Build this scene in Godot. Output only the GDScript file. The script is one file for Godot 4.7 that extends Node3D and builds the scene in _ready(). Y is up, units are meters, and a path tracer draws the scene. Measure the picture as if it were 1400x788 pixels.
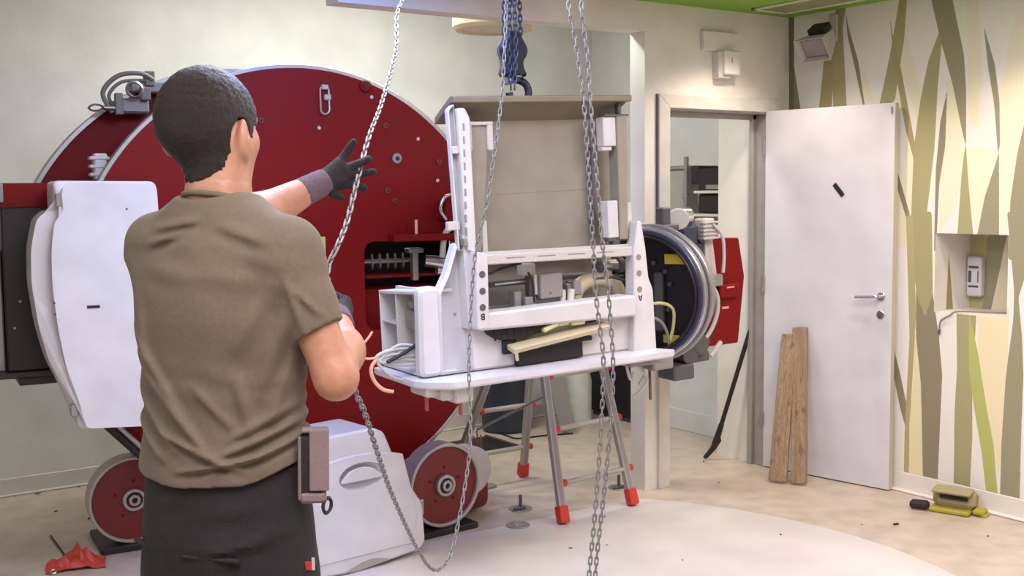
extends Node3D
# A treatment room where a large radiotherapy machine is being taken apart. Units are metres, y is up.
# The room's walls run along x and z. The camera, the machine and the man are laid out in a frame turned by HEADING: hd(right, up, ahead).

const HEADING := 0.60266
const CH := 0.82378
const SH := 0.56690

func hd(x: float, y: float, d: float) -> Vector3:
	return Vector3(CH * x + SH * d, y, SH * x - CH * d)

func facing(az: float) -> float:
	return deg_to_rad(az) - HEADING

# ---------------------------------------------------------------- names and things
var taken := {}

func numbered(called: String) -> String:
	if not taken.has(called):
		taken[called] = 0
		return called
	taken[called] += 1
	return "%s_%03d" % [called, taken[called]]

func tag(o: Node, label: String, category: String, group := "") -> Node:
	o.set_meta("label", label)
	o.set_meta("category", category)
	if group != "":
		o.set_meta("group", group)
	return o

func thing(called: String, label: String, category: String, at := Vector3.ZERO, turn := 0.0, group := "") -> Node3D:
	var o := Node3D.new()
	o.name = numbered(called)
	add_child(o)
	o.position = at
	o.rotation.y = turn
	tag(o, label, category, group)
	return o

func node(called: String, parent: Node, xf := Transform3D.IDENTITY) -> Node3D:
	var o := Node3D.new()
	o.name = called
	parent.add_child(o, true)
	o.transform = xf
	return o

func obj(called: String, st: SurfaceTool, m: Material, parent: Node = self) -> MeshInstance3D:
	st.generate_normals()
	var o := MeshInstance3D.new()
	o.mesh = st.commit()
	o.material_override = m
	o.name = numbered(called) if parent == self else called
	parent.add_child(o, true)
	return o

func struct(called: String, st: SurfaceTool, m: Material, parent: Node = self) -> MeshInstance3D:
	var o := obj(called, st, m, parent)
	if parent == self:
		o.set_meta("kind", "structure")
	return o

# ---------------------------------------------------------------- shapes
func mb() -> SurfaceTool:
	var st := SurfaceTool.new()
	st.begin(Mesh.PRIMITIVE_TRIANGLES)
	st.set_smooth_group(-1)
	return st

func tri(st: SurfaceTool, a: Vector3, b: Vector3, c: Vector3) -> void:   # anticlockwise seen from outside
	st.add_vertex(a)
	st.add_vertex(c)
	st.add_vertex(b)

func quad(st: SurfaceTool, a: Vector3, b: Vector3, c: Vector3, d: Vector3) -> void:
	tri(st, a, b, c)
	tri(st, a, c, d)

func tri_out(st: SurfaceTool, a: Vector3, b: Vector3, c: Vector3, mid: Vector3) -> void:
	if (b - a).cross(c - a).dot((a + b + c) / 3.0 - mid) >= 0.0:
		tri(st, a, b, c)
	else:
		tri(st, a, c, b)

func quad_out(st: SurfaceTool, a: Vector3, b: Vector3, c: Vector3, d: Vector3, mid: Vector3) -> void:
	if (c - a).cross(d - b).dot((a + b + c + d) / 4.0 - mid) >= 0.0:
		quad(st, a, b, c, d)
	else:
		quad(st, d, c, b, a)

# a box with chamfered edges
func bx(st: SurfaceTool, c: Vector3, s: Vector3, bev := 0.004, xf := Transform3D.IDENTITY) -> void:
	var h := s * 0.5
	var b: float = minf(bev, minf(h.x, minf(h.y, h.z)) * 0.7)
	var mid := xf * c
	var p := {}
	for sx in [-1, 1]:
		for sy in [-1, 1]:
			for sz in [-1, 1]:
				var k := Vector3i(sx, sy, sz)
				p[k] = [
					xf * (c + Vector3(sx * h.x, sy * (h.y - b), sz * (h.z - b))),
					xf * (c + Vector3(sx * (h.x - b), sy * h.y, sz * (h.z - b))),
					xf * (c + Vector3(sx * (h.x - b), sy * (h.y - b), sz * h.z))]
				tri_out(st, p[k][0], p[k][1], p[k][2], mid)
	for s1 in [-1, 1]:
		quad_out(st, p[Vector3i(s1, -1, -1)][0], p[Vector3i(s1, 1, -1)][0], p[Vector3i(s1, 1, 1)][0], p[Vector3i(s1, -1, 1)][0], mid)
		quad_out(st, p[Vector3i(-1, s1, -1)][1], p[Vector3i(1, s1, -1)][1], p[Vector3i(1, s1, 1)][1], p[Vector3i(-1, s1, 1)][1], mid)
		quad_out(st, p[Vector3i(-1, -1, s1)][2], p[Vector3i(1, -1, s1)][2], p[Vector3i(1, 1, s1)][2], p[Vector3i(-1, 1, s1)][2], mid)
		for s2 in [-1, 1]:
			quad_out(st, p[Vector3i(s1, s2, -1)][0], p[Vector3i(s1, s2, 1)][0], p[Vector3i(s1, s2, 1)][1], p[Vector3i(s1, s2, -1)][1], mid)
			quad_out(st, p[Vector3i(s1, -1, s2)][0], p[Vector3i(s1, 1, s2)][0], p[Vector3i(s1, 1, s2)][2], p[Vector3i(s1, -1, s2)][2], mid)
			quad_out(st, p[Vector3i(-1, s1, s2)][1], p[Vector3i(1, s1, s2)][1], p[Vector3i(1, s1, s2)][2], p[Vector3i(-1, s1, s2)][2], mid)

# a box between two corners
func bb(st: SurfaceTool, lo: Vector3, hi: Vector3, bev := 0.004, xf := Transform3D.IDENTITY) -> void:
	bx(st, (lo + hi) * 0.5, (hi - lo).abs(), bev, xf)

func poly(flat: Array) -> PackedVector2Array:
	var p := PackedVector2Array()
	for i in range(0, flat.size(), 2):
		p.append(Vector2(flat[i], flat[i + 1]))
	return p

func rounded(p: PackedVector2Array, r: float, n := 4) -> PackedVector2Array:   # corners rounded off
	var q := PackedVector2Array()
	for i in p.size():
		var a := p[(i + p.size() - 1) % p.size()]
		var b := p[i]
		var c := p[(i + 1) % p.size()]
		var ra: float = minf(r, minf((a - b).length(), (c - b).length()) * 0.45)
		var s := b + (a - b).normalized() * ra
		var e := b + (c - b).normalized() * ra
		for k in n + 1:
			var t := float(k) / n
			q.append(s.lerp(b, t).lerp(b.lerp(e, t), t))
	return q

func inset(p: PackedVector2Array, by: float) -> PackedVector2Array:
	var q := PackedVector2Array()
	for i in p.size():
		var a := p[(i + p.size() - 1) % p.size()]
		var b := p[i]
		var c := p[(i + 1) % p.size()]
		var n1 := (b - a).normalized().orthogonal() * -1.0
		var n2 := (c - b).normalized().orthogonal() * -1.0
		var m := (n1 + n2)
		if m.length() < 0.1:
			m = n1
		m = m.normalized()
		q.append(b + m * by / maxf(m.dot(n1), 0.5))
	return q

# a flat shape in the xy plane given depth from z0 to z1, chamfered along the front edge
func prism(st: SurfaceTool, p: PackedVector2Array, z0: float, z1: float, bev := 0.004, xf := Transform3D.IDENTITY) -> void:
	if Geometry2D.is_polygon_clockwise(p):
		p.reverse()
	var f := p if bev <= 0.0 else inset(p, bev)
	var zf := z1
	var zs := z1 - bev
	var id := Geometry2D.triangulate_polygon(f)
	for i in range(0, id.size(), 3):
		var a := f[id[i]]
		var b := f[id[i + 1]]
		var c := f[id[i + 2]]
		if (b - a).cross(c - a) < 0.0:
			var t := b
			b = c
			c = t
		tri(st, xf * Vector3(a.x, a.y, zf), xf * Vector3(b.x, b.y, zf), xf * Vector3(c.x, c.y, zf))
	var ib := Geometry2D.triangulate_polygon(p)
	for i in range(0, ib.size(), 3):
		var a := p[ib[i]]
		var b := p[ib[i + 1]]
		var c := p[ib[i + 2]]
		if (b - a).cross(c - a) < 0.0:
			var t := b
			b = c
			c = t
		tri(st, xf * Vector3(a.x, a.y, z0), xf * Vector3(c.x, c.y, z0), xf * Vector3(b.x, b.y, z0))
	var n := p.size()
	for i in n:
		var j := (i + 1) % n
		quad(st, xf * Vector3(p[i].x, p[i].y, z0), xf * Vector3(p[j].x, p[j].y, z0), xf * Vector3(p[j].x, p[j].y, zs), xf * Vector3(p[i].x, p[i].y, zs))
		if bev > 0.0:
			quad(st, xf * Vector3(p[i].x, p[i].y, zs), xf * Vector3(p[j].x, p[j].y, zs), xf * Vector3(f[j].x, f[j].y, zf), xf * Vector3(f[i].x, f[i].y, zf))

# two outlines of as many points joined by a skin, closed at both ends
func loft(st: SurfaceTool, p: PackedVector2Array, z0: float, q: PackedVector2Array, z1: float, xf := Transform3D.IDENTITY) -> void:
	if Geometry2D.is_polygon_clockwise(p):
		p.reverse()
		q.reverse()
	var n := p.size()
	for side in 2:
		var f := p if side == 0 else q
		var z := z0 if side == 0 else z1
		var id := Geometry2D.triangulate_polygon(f)
		for i in range(0, id.size(), 3):
			var a := f[id[i]]
			var b := f[id[i + 1]]
			var c := f[id[i + 2]]
			if ((b - a).cross(c - a) < 0.0) == (side == 1):
				var t := b
				b = c
				c = t
			tri(st, xf * Vector3(a.x, a.y, z), xf * Vector3(b.x, b.y, z), xf * Vector3(c.x, c.y, z))
	for i in n:
		var j := (i + 1) % n
		quad(st, xf * Vector3(p[i].x, p[i].y, z0), xf * Vector3(p[j].x, p[j].y, z0), xf * Vector3(q[j].x, q[j].y, z1), xf * Vector3(q[i].x, q[i].y, z1))

# a profile of (radius, z) turned about the z axis; runs from the back round the outside to the front
func lathe(st: SurfaceTool, prof: Array, n := 32, xf := Transform3D.IDENTITY, a0 := 0.0, a1 := TAU) -> void:
	var g := 1
	for i in prof.size() - 1:
		var p: Vector2 = prof[i]
		var q: Vector2 = prof[i + 1]
		if i > 0:
			var before: Vector2 = prof[i - 1]
			if absf((p - before).angle_to(q - p)) > 0.6:
				g += 1
		st.set_smooth_group(g)
		for k in n:
			var t := lerpf(a0, a1, float(k) / n)
			var u := lerpf(a0, a1, float(k + 1) / n)
			var pa := xf * Vector3(p.x * cos(t), p.x * sin(t), p.y)
			var pb := xf * Vector3(p.x * cos(u), p.x * sin(u), p.y)
			var qa := xf * Vector3(q.x * cos(t), q.x * sin(t), q.y)
			var qb := xf * Vector3(q.x * cos(u), q.x * sin(u), q.y)
			if p.x > 0.00001:
				tri(st, pa, pb, qb)
			if q.x > 0.00001:
				tri(st, pa, qb, qa)
	st.set_smooth_group(-1)

func disc(st: SurfaceTool, r: float, z0: float, z1: float, n := 32, xf := Transform3D.IDENTITY, bev := 0.003) -> void:
	lathe(st, [Vector2(0, z0), Vector2(r - bev, z0), Vector2(r, z0 + bev), Vector2(r, z1 - bev), Vector2(r - bev, z1), Vector2(0, z1)], n, xf)

func ring(st: SurfaceTool, r0: float, r1: float, z0: float, z1: float, n := 48, xf := Transform3D.IDENTITY) -> void:
	var b: float = minf(0.003, (r1 - r0) * 0.2)
	lathe(st, [Vector2(r0, z0), Vector2(r1 - b, z0), Vector2(r1, z0 + b), Vector2(r1, z1 - b), Vector2(r1 - b, z1), Vector2(r0 + b, z1), Vector2(r0, z1 - b), Vector2(r0, z0)], n, xf)

# a round bar along a path
func tube(st: SurfaceTool, pts: Array, rad, sides := 8, closed := false) -> void:
	var n := pts.size()
	var rings := []
	var t0: Vector3 = (pts[1] - pts[0]).normalized()
	var up := Vector3.UP if absf(t0.y) < 0.9 else Vector3.RIGHT
	var nrm := t0.cross(up).normalized()
	for i in n:
		var a: Vector3 = pts[(i + n - 1) % n] if (i > 0 or closed) else pts[i]
		var b: Vector3 = pts[(i + 1) % n] if (i < n - 1 or closed) else pts[i]
		var t := (b - a).normalized()
		nrm = (nrm - t * nrm.dot(t)).normalized()
		var bi := t.cross(nrm)
		var r: float = rad if rad is float else rad[i]
		var rg := []
		for k in sides:
			var an := TAU * k / sides
			rg.append(pts[i] + (nrm * cos(an) + bi * sin(an)) * r)
		rings.append(rg)
	st.set_smooth_group(1)
	for i in (n if closed else n - 1):
		var p: Array = rings[i]
		var q: Array = rings[(i + 1) % n]
		for k in sides:
			var l := (k + 1) % sides
			quad(st, p[k], p[l], q[l], q[k])
	st.set_smooth_group(-1)
	if not closed:
		for k in range(1, sides - 1):
			tri(st, rings[0][0], rings[0][k + 1], rings[0][k])
			tri(st, rings[n - 1][0], rings[n - 1][k], rings[n - 1][k + 1])

func smooth_path(p: Array, per := 6) -> Array:   # a curve through the points
	var out := []
	for i in p.size() - 1:
		var a: Vector3 = p[maxi(i - 1, 0)]
		var b: Vector3 = p[i]
		var c: Vector3 = p[i + 1]
		var d: Vector3 = p[mini(i + 2, p.size() - 1)]
		for k in per:
			out.append(b.cubic_interpolate(c, a, d, float(k) / per))
	out.append(p[p.size() - 1])
	return out

func v3s(flat: Array) -> Array:
	var out := []
	for i in range(0, flat.size(), 3):
		out.append(Vector3(flat[i], flat[i + 1], flat[i + 2]))
	return out

# a welded-link chain along a path; every second link is turned by a quarter
func links(st: SurfaceTool, path: Array, pitch := 0.025, wide := 0.017, wire := 0.0026) -> void:
	var pos := 0.0
	var want := 0.0
	var at := []
	for i in path.size() - 1:
		var a: Vector3 = path[i]
		var b: Vector3 = path[i + 1]
		var l := a.distance_to(b)
		while want <= pos + l:
			at.append(a.lerp(b, (want - pos) / maxf(l, 0.00001)))
			want += pitch
		pos += l
	var side := Vector3.RIGHT
	for i in at.size() - 1:
		var a: Vector3 = at[i]
		var b: Vector3 = at[i + 1]
		var t := (b - a).normalized()
		side = (side - t * side.dot(t)).normalized()
		var o := side.rotated(t, PI * 0.5 * (i % 2) + 0.5)
		var c := (a + b) * 0.5
		var hl := pitch * 0.5 + wire * 1.6 - wide * 0.5
		var hw := wide * 0.5 - wire
		var loop := []
		for k in 10:
			var an := TAU * k / 10.0 + PI / 10.0
			loop.append(c + t * (sin(an) * (hw + wire) + (hl if sin(an) > 0 else -hl)) + o * cos(an) * hw)
		tube(st, loop, wire, 5, true)

# ---------------------------------------------------------------- soft bodies: surface nets over a distance field
func nets(f: Callable, lo: Vector3, hi: Vector3, cell: float, out: Dictionary) -> void:
	var B := 6
	var bnx := int(ceil((hi.x - lo.x) / cell / B))
	var bny := int(ceil((hi.y - lo.y) / cell / B))
	var bnz := int(ceil((hi.z - lo.z) / cell / B))
	var nx := bnx * B
	var ny := bny * B
	var nz := bnz * B
	var sx := nx + 1
	var sxy := sx * (ny + 1)
	var val := PackedFloat32Array()
	val.resize(sxy * (nz + 1))
	val.fill(1e9)
	var vid := PackedInt32Array()
	vid.resize(nx * ny * nz)
	vid.fill(-1)
	var reach := B * cell * 0.87 * 1.7
	var act := []
	for bz in bnz:
		for by in bny:
			for bxx in bnx:
				var c := lo + Vector3(bxx + 0.5, by + 0.5, bz + 0.5) * B * cell
				if absf(f.call(c)) > reach:
					continue
				act.append(Vector3i(bxx, by, bz) * B)
				for k in range(bz * B, bz * B + B + 1):
					for j in range(by * B, by * B + B + 1):
						for i in range(bxx * B, bxx * B + B + 1):
							var id := i + j * sx + k * sxy
							if val[id] > 1e8:
								val[id] = f.call(lo + Vector3(i, j, k) * cell)
	var verts: PackedVector3Array = out.v
	var idx: PackedInt32Array = out.i
	var base := verts.size()
	var cells := []
	var off := [0, 1, sx, sx + 1, sxy, sxy + 1, sxy + sx, sxy + sx + 1]
	var pairs := [0, 1, 2, 3, 4, 5, 6, 7, 0, 2, 1, 3, 4, 6, 5, 7, 0, 4, 1, 5, 2, 6, 3, 7]
	var corner := [Vector3(0, 0, 0), Vector3(1, 0, 0), Vector3(0, 1, 0), Vector3(1, 1, 0), Vector3(0, 0, 1), Vector3(1, 0, 1), Vector3(0, 1, 1), Vector3(1, 1, 1)]
	for b in act:
		for k in range(b.z, b.z + B):
			for j in range(b.y, b.y + B):
				for i in range(b.x, b.x + B):
					var id: int = i + j * sx + k * sxy
					var s := 0
					for q in 8:
						if val[id + off[q]] < 0.0:
							s += 1
					if s == 0 or s == 8:
						continue
					var sum := Vector3.ZERO
					var cnt := 0
					for e in range(0, 24, 2):
						var va := val[id + off[pairs[e]]]
						var vb := val[id + off[pairs[e + 1]]]
						if (va < 0.0) != (vb < 0.0):
							sum += corner[pairs[e]].lerp(corner[pairs[e + 1]], va / (va - vb))
							cnt += 1
					vid[i + nx * (j + ny * k)] = verts.size()
					verts.append(lo + (Vector3(i, j, k) + sum / cnt) * cell)
					cells.append(Vector3i(i, j, k))
	var step := [1, nx, nx * ny]
	var nstep := [1, sx, sxy]
	for c in cells:
		var ci: int = c.x + nx * (c.y + ny * c.z)
		var id: int = c.x + c.y * sx + c.z * sxy
		for ax in 3:
			var a1 := (ax + 1) % 3
			var a2 := (ax + 2) % 3
			if c[a1] == 0 or c[a2] == 0:
				continue
			var in0 := val[id] < 0.0
			if in0 == (val[id + nstep[ax]] < 0.0):
				continue
			var p := vid[ci]
			var q := vid[ci - step[a1]]
			var r := vid[ci - step[a1] - step[a2]]
			var t := vid[ci - step[a2]]
			if q < 0 or r < 0 or t < 0:
				continue
			if in0:
				idx.append_array(PackedInt32Array([p, r, q, p, t, r]))
			else:
				idx.append_array(PackedInt32Array([p, q, r, p, r, t]))
	out.v = verts
	out.i = idx

func soft(called: String, grids: Array, m: Material, parent: Node) -> MeshInstance3D:
	var out := {"v": PackedVector3Array(), "i": PackedInt32Array()}
	for g in grids:
		nets(g[0], g[1], g[2], g[3], out)
	var nor := PackedVector3Array()
	nor.resize(out.v.size())
	for t in range(0, out.i.size(), 3):
		var a: int = out.i[t]
		var b: int = out.i[t + 1]
		var c: int = out.i[t + 2]
		var n: Vector3 = (out.v[c] - out.v[a]).cross(out.v[b] - out.v[a])
		nor[a] += n
		nor[b] += n
		nor[c] += n
	for i in nor.size():
		nor[i] = nor[i].normalized()
	var arr := []
	arr.resize(Mesh.ARRAY_MAX)
	arr[Mesh.ARRAY_VERTEX] = out.v
	arr[Mesh.ARRAY_NORMAL] = nor
	arr[Mesh.ARRAY_INDEX] = out.i
	var me := ArrayMesh.new()
	me.add_surface_from_arrays(Mesh.PRIMITIVE_TRIANGLES, arr)
	var o := MeshInstance3D.new()
	o.mesh = me
	o.material_override = m
	o.name = called
	parent.add_child(o, true)
	return o

func cone_d(p: Vector3, a: Vector3, b: Vector3, ra: float, rb: float) -> float:
	var ab := b - a
	var t := clampf((p - a).dot(ab) / ab.length_squared(), 0.0, 1.0)
	return p.distance_to(a + ab * t) - lerpf(ra, rb, t)

func smin(a: float, b: float, k: float) -> float:
	var h := maxf(k - absf(a - b), 0.0) / k
	return minf(a, b) - h * h * k * 0.25

func ell(p: Vector3, c: Vector3, r: Vector3) -> float:
	var q := (p - c) / r
	var l := q.length()
	return (l - 1.0) * l / maxf((q / r).length(), 0.0001)

# ---------------------------------------------------------------- materials
func ntex(sd: int, freq: float, lo: Color, hi: Color, size := 256, oct := 4, sharp := 1.0) -> ImageTexture:
	var n := FastNoiseLite.new()
	n.seed = sd
	n.frequency = freq
	n.fractal_octaves = oct
	var g := n.get_seamless_image(size, size)
	g.convert(Image.FORMAT_RGBA8)
	for y in size:
		for x in size:
			var v := pow(g.get_pixel(x, y).r, sharp)
			g.set_pixel(x, y, lo.lerp(hi, v))
	return ImageTexture.create_from_image(g)

func bump(sd: int, freq: float, strength: float, size := 256) -> ImageTexture:
	var n := FastNoiseLite.new()
	n.seed = sd
	n.frequency = freq
	n.fractal_octaves = 3
	var g := n.get_seamless_image(size, size)
	g.convert(Image.FORMAT_RGBA8)
	g.bump_map_to_normal_map(strength)
	return ImageTexture.create_from_image(g)

func mat(c: Color, rough := 0.6, metal := 0.0, tex: Texture2D = null, scale := 1.0, nrm: Texture2D = null, depth := 0.5) -> StandardMaterial3D:
	var m := StandardMaterial3D.new()
	m.albedo_color = c
	m.roughness = rough
	m.metallic = metal
	if tex or nrm:
		m.uv1_triplanar = true
		m.uv1_scale = Vector3.ONE * scale
	if tex:
		m.albedo_texture = tex
	if nrm:
		m.normal_enabled = true
		m.normal_texture = nrm
		m.normal_scale = depth
	return m

func rgb(r: int, g: int, b: int) -> Color:
	return Color8(r, g, b)

var M := {}

func make_materials() -> void:
	var soft_mottle := ntex(3, 0.012, Color(0.93, 0.93, 0.93), Color(1, 1, 1), 256, 3)
	var grit := ntex(5, 0.09, Color(0.9, 0.9, 0.9), Color(1, 1, 1), 256, 4)
	var scuff := ntex(9, 0.02, Color(0.84, 0.83, 0.81), Color(1, 1, 1), 512, 5, 0.6)
	var weave := bump(12, 0.22, 6.0)
	var orange_peel := bump(14, 0.12, 2.0)
	var dents := bump(15, 0.03, 3.0)
	M.wall = mat(rgb(222, 222, 218), 0.75, 0.0, soft_mottle, 0.7, orange_peel, 0.05)
	M.wall_front = mat(rgb(231, 226, 217), 0.72, 0.0, soft_mottle, 0.7, orange_peel, 0.05)
	M.floor = mat(rgb(202, 186, 171), 0.38, 0.0, scuff, 0.55, dents, 0.06)
	M.floor_white = mat(rgb(212, 205, 201), 0.35, 0.0, soft_mottle, 0.6, dents, 0.05)
	M.base = mat(rgb(214, 210, 203), 0.45, 0.0, soft_mottle, 0.8)
	M.ceiling = mat(rgb(128, 178, 52), 0.7, 0.0, soft_mottle, 0.5)
	M.ceiling_white = mat(rgb(228, 227, 220), 0.8, 0.0, soft_mottle, 0.5)
	M.trim = mat(rgb(210, 206, 198), 0.45, 0.0, soft_mottle, 1.5)
	M.steel_trim = mat(rgb(168, 163, 156), 0.4, 0.3, soft_mottle, 2.0)
	M.door = mat(rgb(216, 214, 219), 0.42, 0.0, soft_mottle, 0.8)
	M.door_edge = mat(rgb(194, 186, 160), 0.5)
	M.red = mat(rgb(124, 19, 18), 0.46, 0.0, grit, 3.0, orange_peel, 0.12)
	M.red.metallic_specular = 0.28
	M.red_wheel = mat(rgb(124, 34, 30), 0.45, 0.0, grit, 5.0)
	M.white = mat(rgb(212, 209, 209), 0.4, 0.0, soft_mottle, 1.5)
	M.cover = mat(rgb(212, 211, 215), 0.38, 0.0, soft_mottle, 1.2)
	M.white_dull = mat(rgb(202, 197, 191), 0.5, 0.0, grit, 4.0)
	M.beige = mat(rgb(148, 140, 126), 0.55, 0.0, soft_mottle, 1.5)
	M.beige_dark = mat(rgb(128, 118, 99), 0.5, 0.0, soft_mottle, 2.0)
	M.ivory = mat(rgb(196, 184, 152), 0.5, 0.0, grit, 5.0)
	M.grey = mat(rgb(150, 147, 144), 0.45, 0.2, grit, 5.0)
	M.grey_dark = mat(rgb(92, 90, 92), 0.5, 0.1, grit, 5.0)
	M.jet = mat(rgb(15, 15, 16), 0.5)
	M.fitting = mat(rgb(126, 126, 122), 0.5, 0.1, grit, 5.0)
	M.black = mat(rgb(26, 25, 27), 0.5, 0.0, grit, 5.0)
	M.rubber = mat(rgb(38, 34, 33), 0.75, 0.0, grit, 6.0, weave, 0.4)
	M.chrome = mat(rgb(200, 200, 205), 0.22, 0.9)
	M.steel = mat(rgb(176, 174, 172), 0.34, 0.75, grit, 6.0)
	M.alu = mat(rgb(186, 180, 172), 0.42, 0.45, grit, 4.0)
	M.iron = mat(rgb(52, 48, 46), 0.5, 0.4, grit, 4.0)
	M.blue_steel = mat(rgb(64, 68, 92), 0.3, 0.4, grit, 4.0)
	M.chain = mat(rgb(140, 138, 137), 0.55, 0.25)
	M.chain_dark = mat(rgb(74, 82, 96), 0.42, 0.5)
	M.hook = mat(rgb(40, 46, 58), 0.42, 0.2, grit, 6.0)
	M.red_cap = mat(rgb(196, 54, 44), 0.45)
	M.yellow = mat(rgb(216, 196, 60), 0.5)
	M.peach = mat(rgb(224, 168, 132), 0.5)
	M.cable_grey = mat(rgb(184, 182, 180), 0.5)
	M.cable_black = mat(rgb(30, 29, 30), 0.55)
	M.cable_yellow = mat(rgb(206, 204, 148), 0.5)
	M.bucket = mat(rgb(214, 220, 208), 0.4, 0.0, soft_mottle, 3.0)
	M.blue_bin = mat(rgb(52, 60, 78), 0.5, 0.0, grit, 4.0)
	M.shirt = mat(rgb(114, 103, 90), 0.9, 0.0, ntex(21, 0.05, Color(0.9, 0.9, 0.9), Color(1, 1, 1)), 5.0, weave, 0.12)
	M.shirt.rim_enabled = true
	M.shirt.rim = 0.25
	M.trousers = mat(rgb(36, 36, 39), 0.85, 0.0, ntex(23, 0.04, Color(0.8, 0.8, 0.82), Color(1, 1, 1)), 4.0, weave, 0.2)
	M.skin = mat(rgb(192, 145, 122), 0.5, 0.0, ntex(25, 0.03, Color(0.93, 0.88, 0.86), Color(1, 1, 1)), 5.0, bump(26, 0.2, 2.0), 0.25)
	M.skin.subsurf_scatter_enabled = true
	M.skin.subsurf_scatter_strength = 0.12
	M.hair = mat(rgb(46, 38, 36), 0.48, 0.0, ntex(27, 0.1, Color(0.55, 0.52, 0.5), Color(1, 1, 1), 256, 4), 9.0, bump(28, 0.25, 10.0), 1.0)
	M.glove = mat(rgb(34, 29, 33), 0.8, 0.0, grit, 8.0, weave, 0.8)
	M.glove_cuff = mat(rgb(116, 98, 112), 0.9, 0.0, grit, 9.0, weave, 0.9)
	M.pouch = mat(rgb(138, 124, 126), 0.85, 0.0, grit, 6.0, weave, 0.15)
	M.magnet = mat(rgb(34, 30, 30), 0.5)
	M.bag = mat(rgb(170, 160, 118), 0.8, 0.0, grit, 8.0, weave, 0.6)
	M.bag_yellow = mat(rgb(176, 164, 52), 0.75, 0.0, grit, 8.0)
	M.locker = mat(rgb(168, 168, 156), 0.5, 0.0, soft_mottle, 1.5)
	M.fog_white = mat(rgb(212, 208, 196), 0.55)
	M.wood = wood_material(rgb(178, 153, 126), rgb(108, 84, 62), 31)
	M.wood2 = wood_material(rgb(170, 144, 116), rgb(110, 86, 63), 37)

func wood_material(a: Color, b: Color, sd: int) -> StandardMaterial3D:
	var n := FastNoiseLite.new()
	n.seed = sd
	n.frequency = 0.02
	n.fractal_octaves = 4
	var im := Image.create(128, 512, false, Image.FORMAT_RGBA8)
	for y in 512:
		for x in 128:
			var w := n.get_noise_2d(x * 2.2, y * 0.16) * 0.5 + 0.5
			var g := 0.5 + 0.5 * sin((x + n.get_noise_2d(x, y * 0.25) * 46.0) * 0.42)
			var s := smoothstep(0.62, 0.75, n.get_noise_2d(x * 0.9 + 400.0, y * 0.5) * 0.5 + 0.5)
			im.set_pixel(x, y, a.lerp(b, clampf(w * 0.5 + g * 0.28 + s * 0.35, 0.0, 1.0)))
	var m := StandardMaterial3D.new()
	m.albedo_texture = ImageTexture.create_from_image(im)
	m.roughness = 0.75
	m.uv1_triplanar = true
	m.uv1_scale = Vector3(6.0, 1.1, 6.0)
	return m

# ---------------------------------------------------------------- the room
const XR := 5.167      # the printed wall
const ZF := -4.607     # the wall with the door
const ZB := -6.64      # the wall behind the machine
const HC := 2.66       # ceiling
const HS := 3.15      # ceiling of the service side
const XL := -2.4
const ZN := 1.7        # the wall behind the camera

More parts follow.
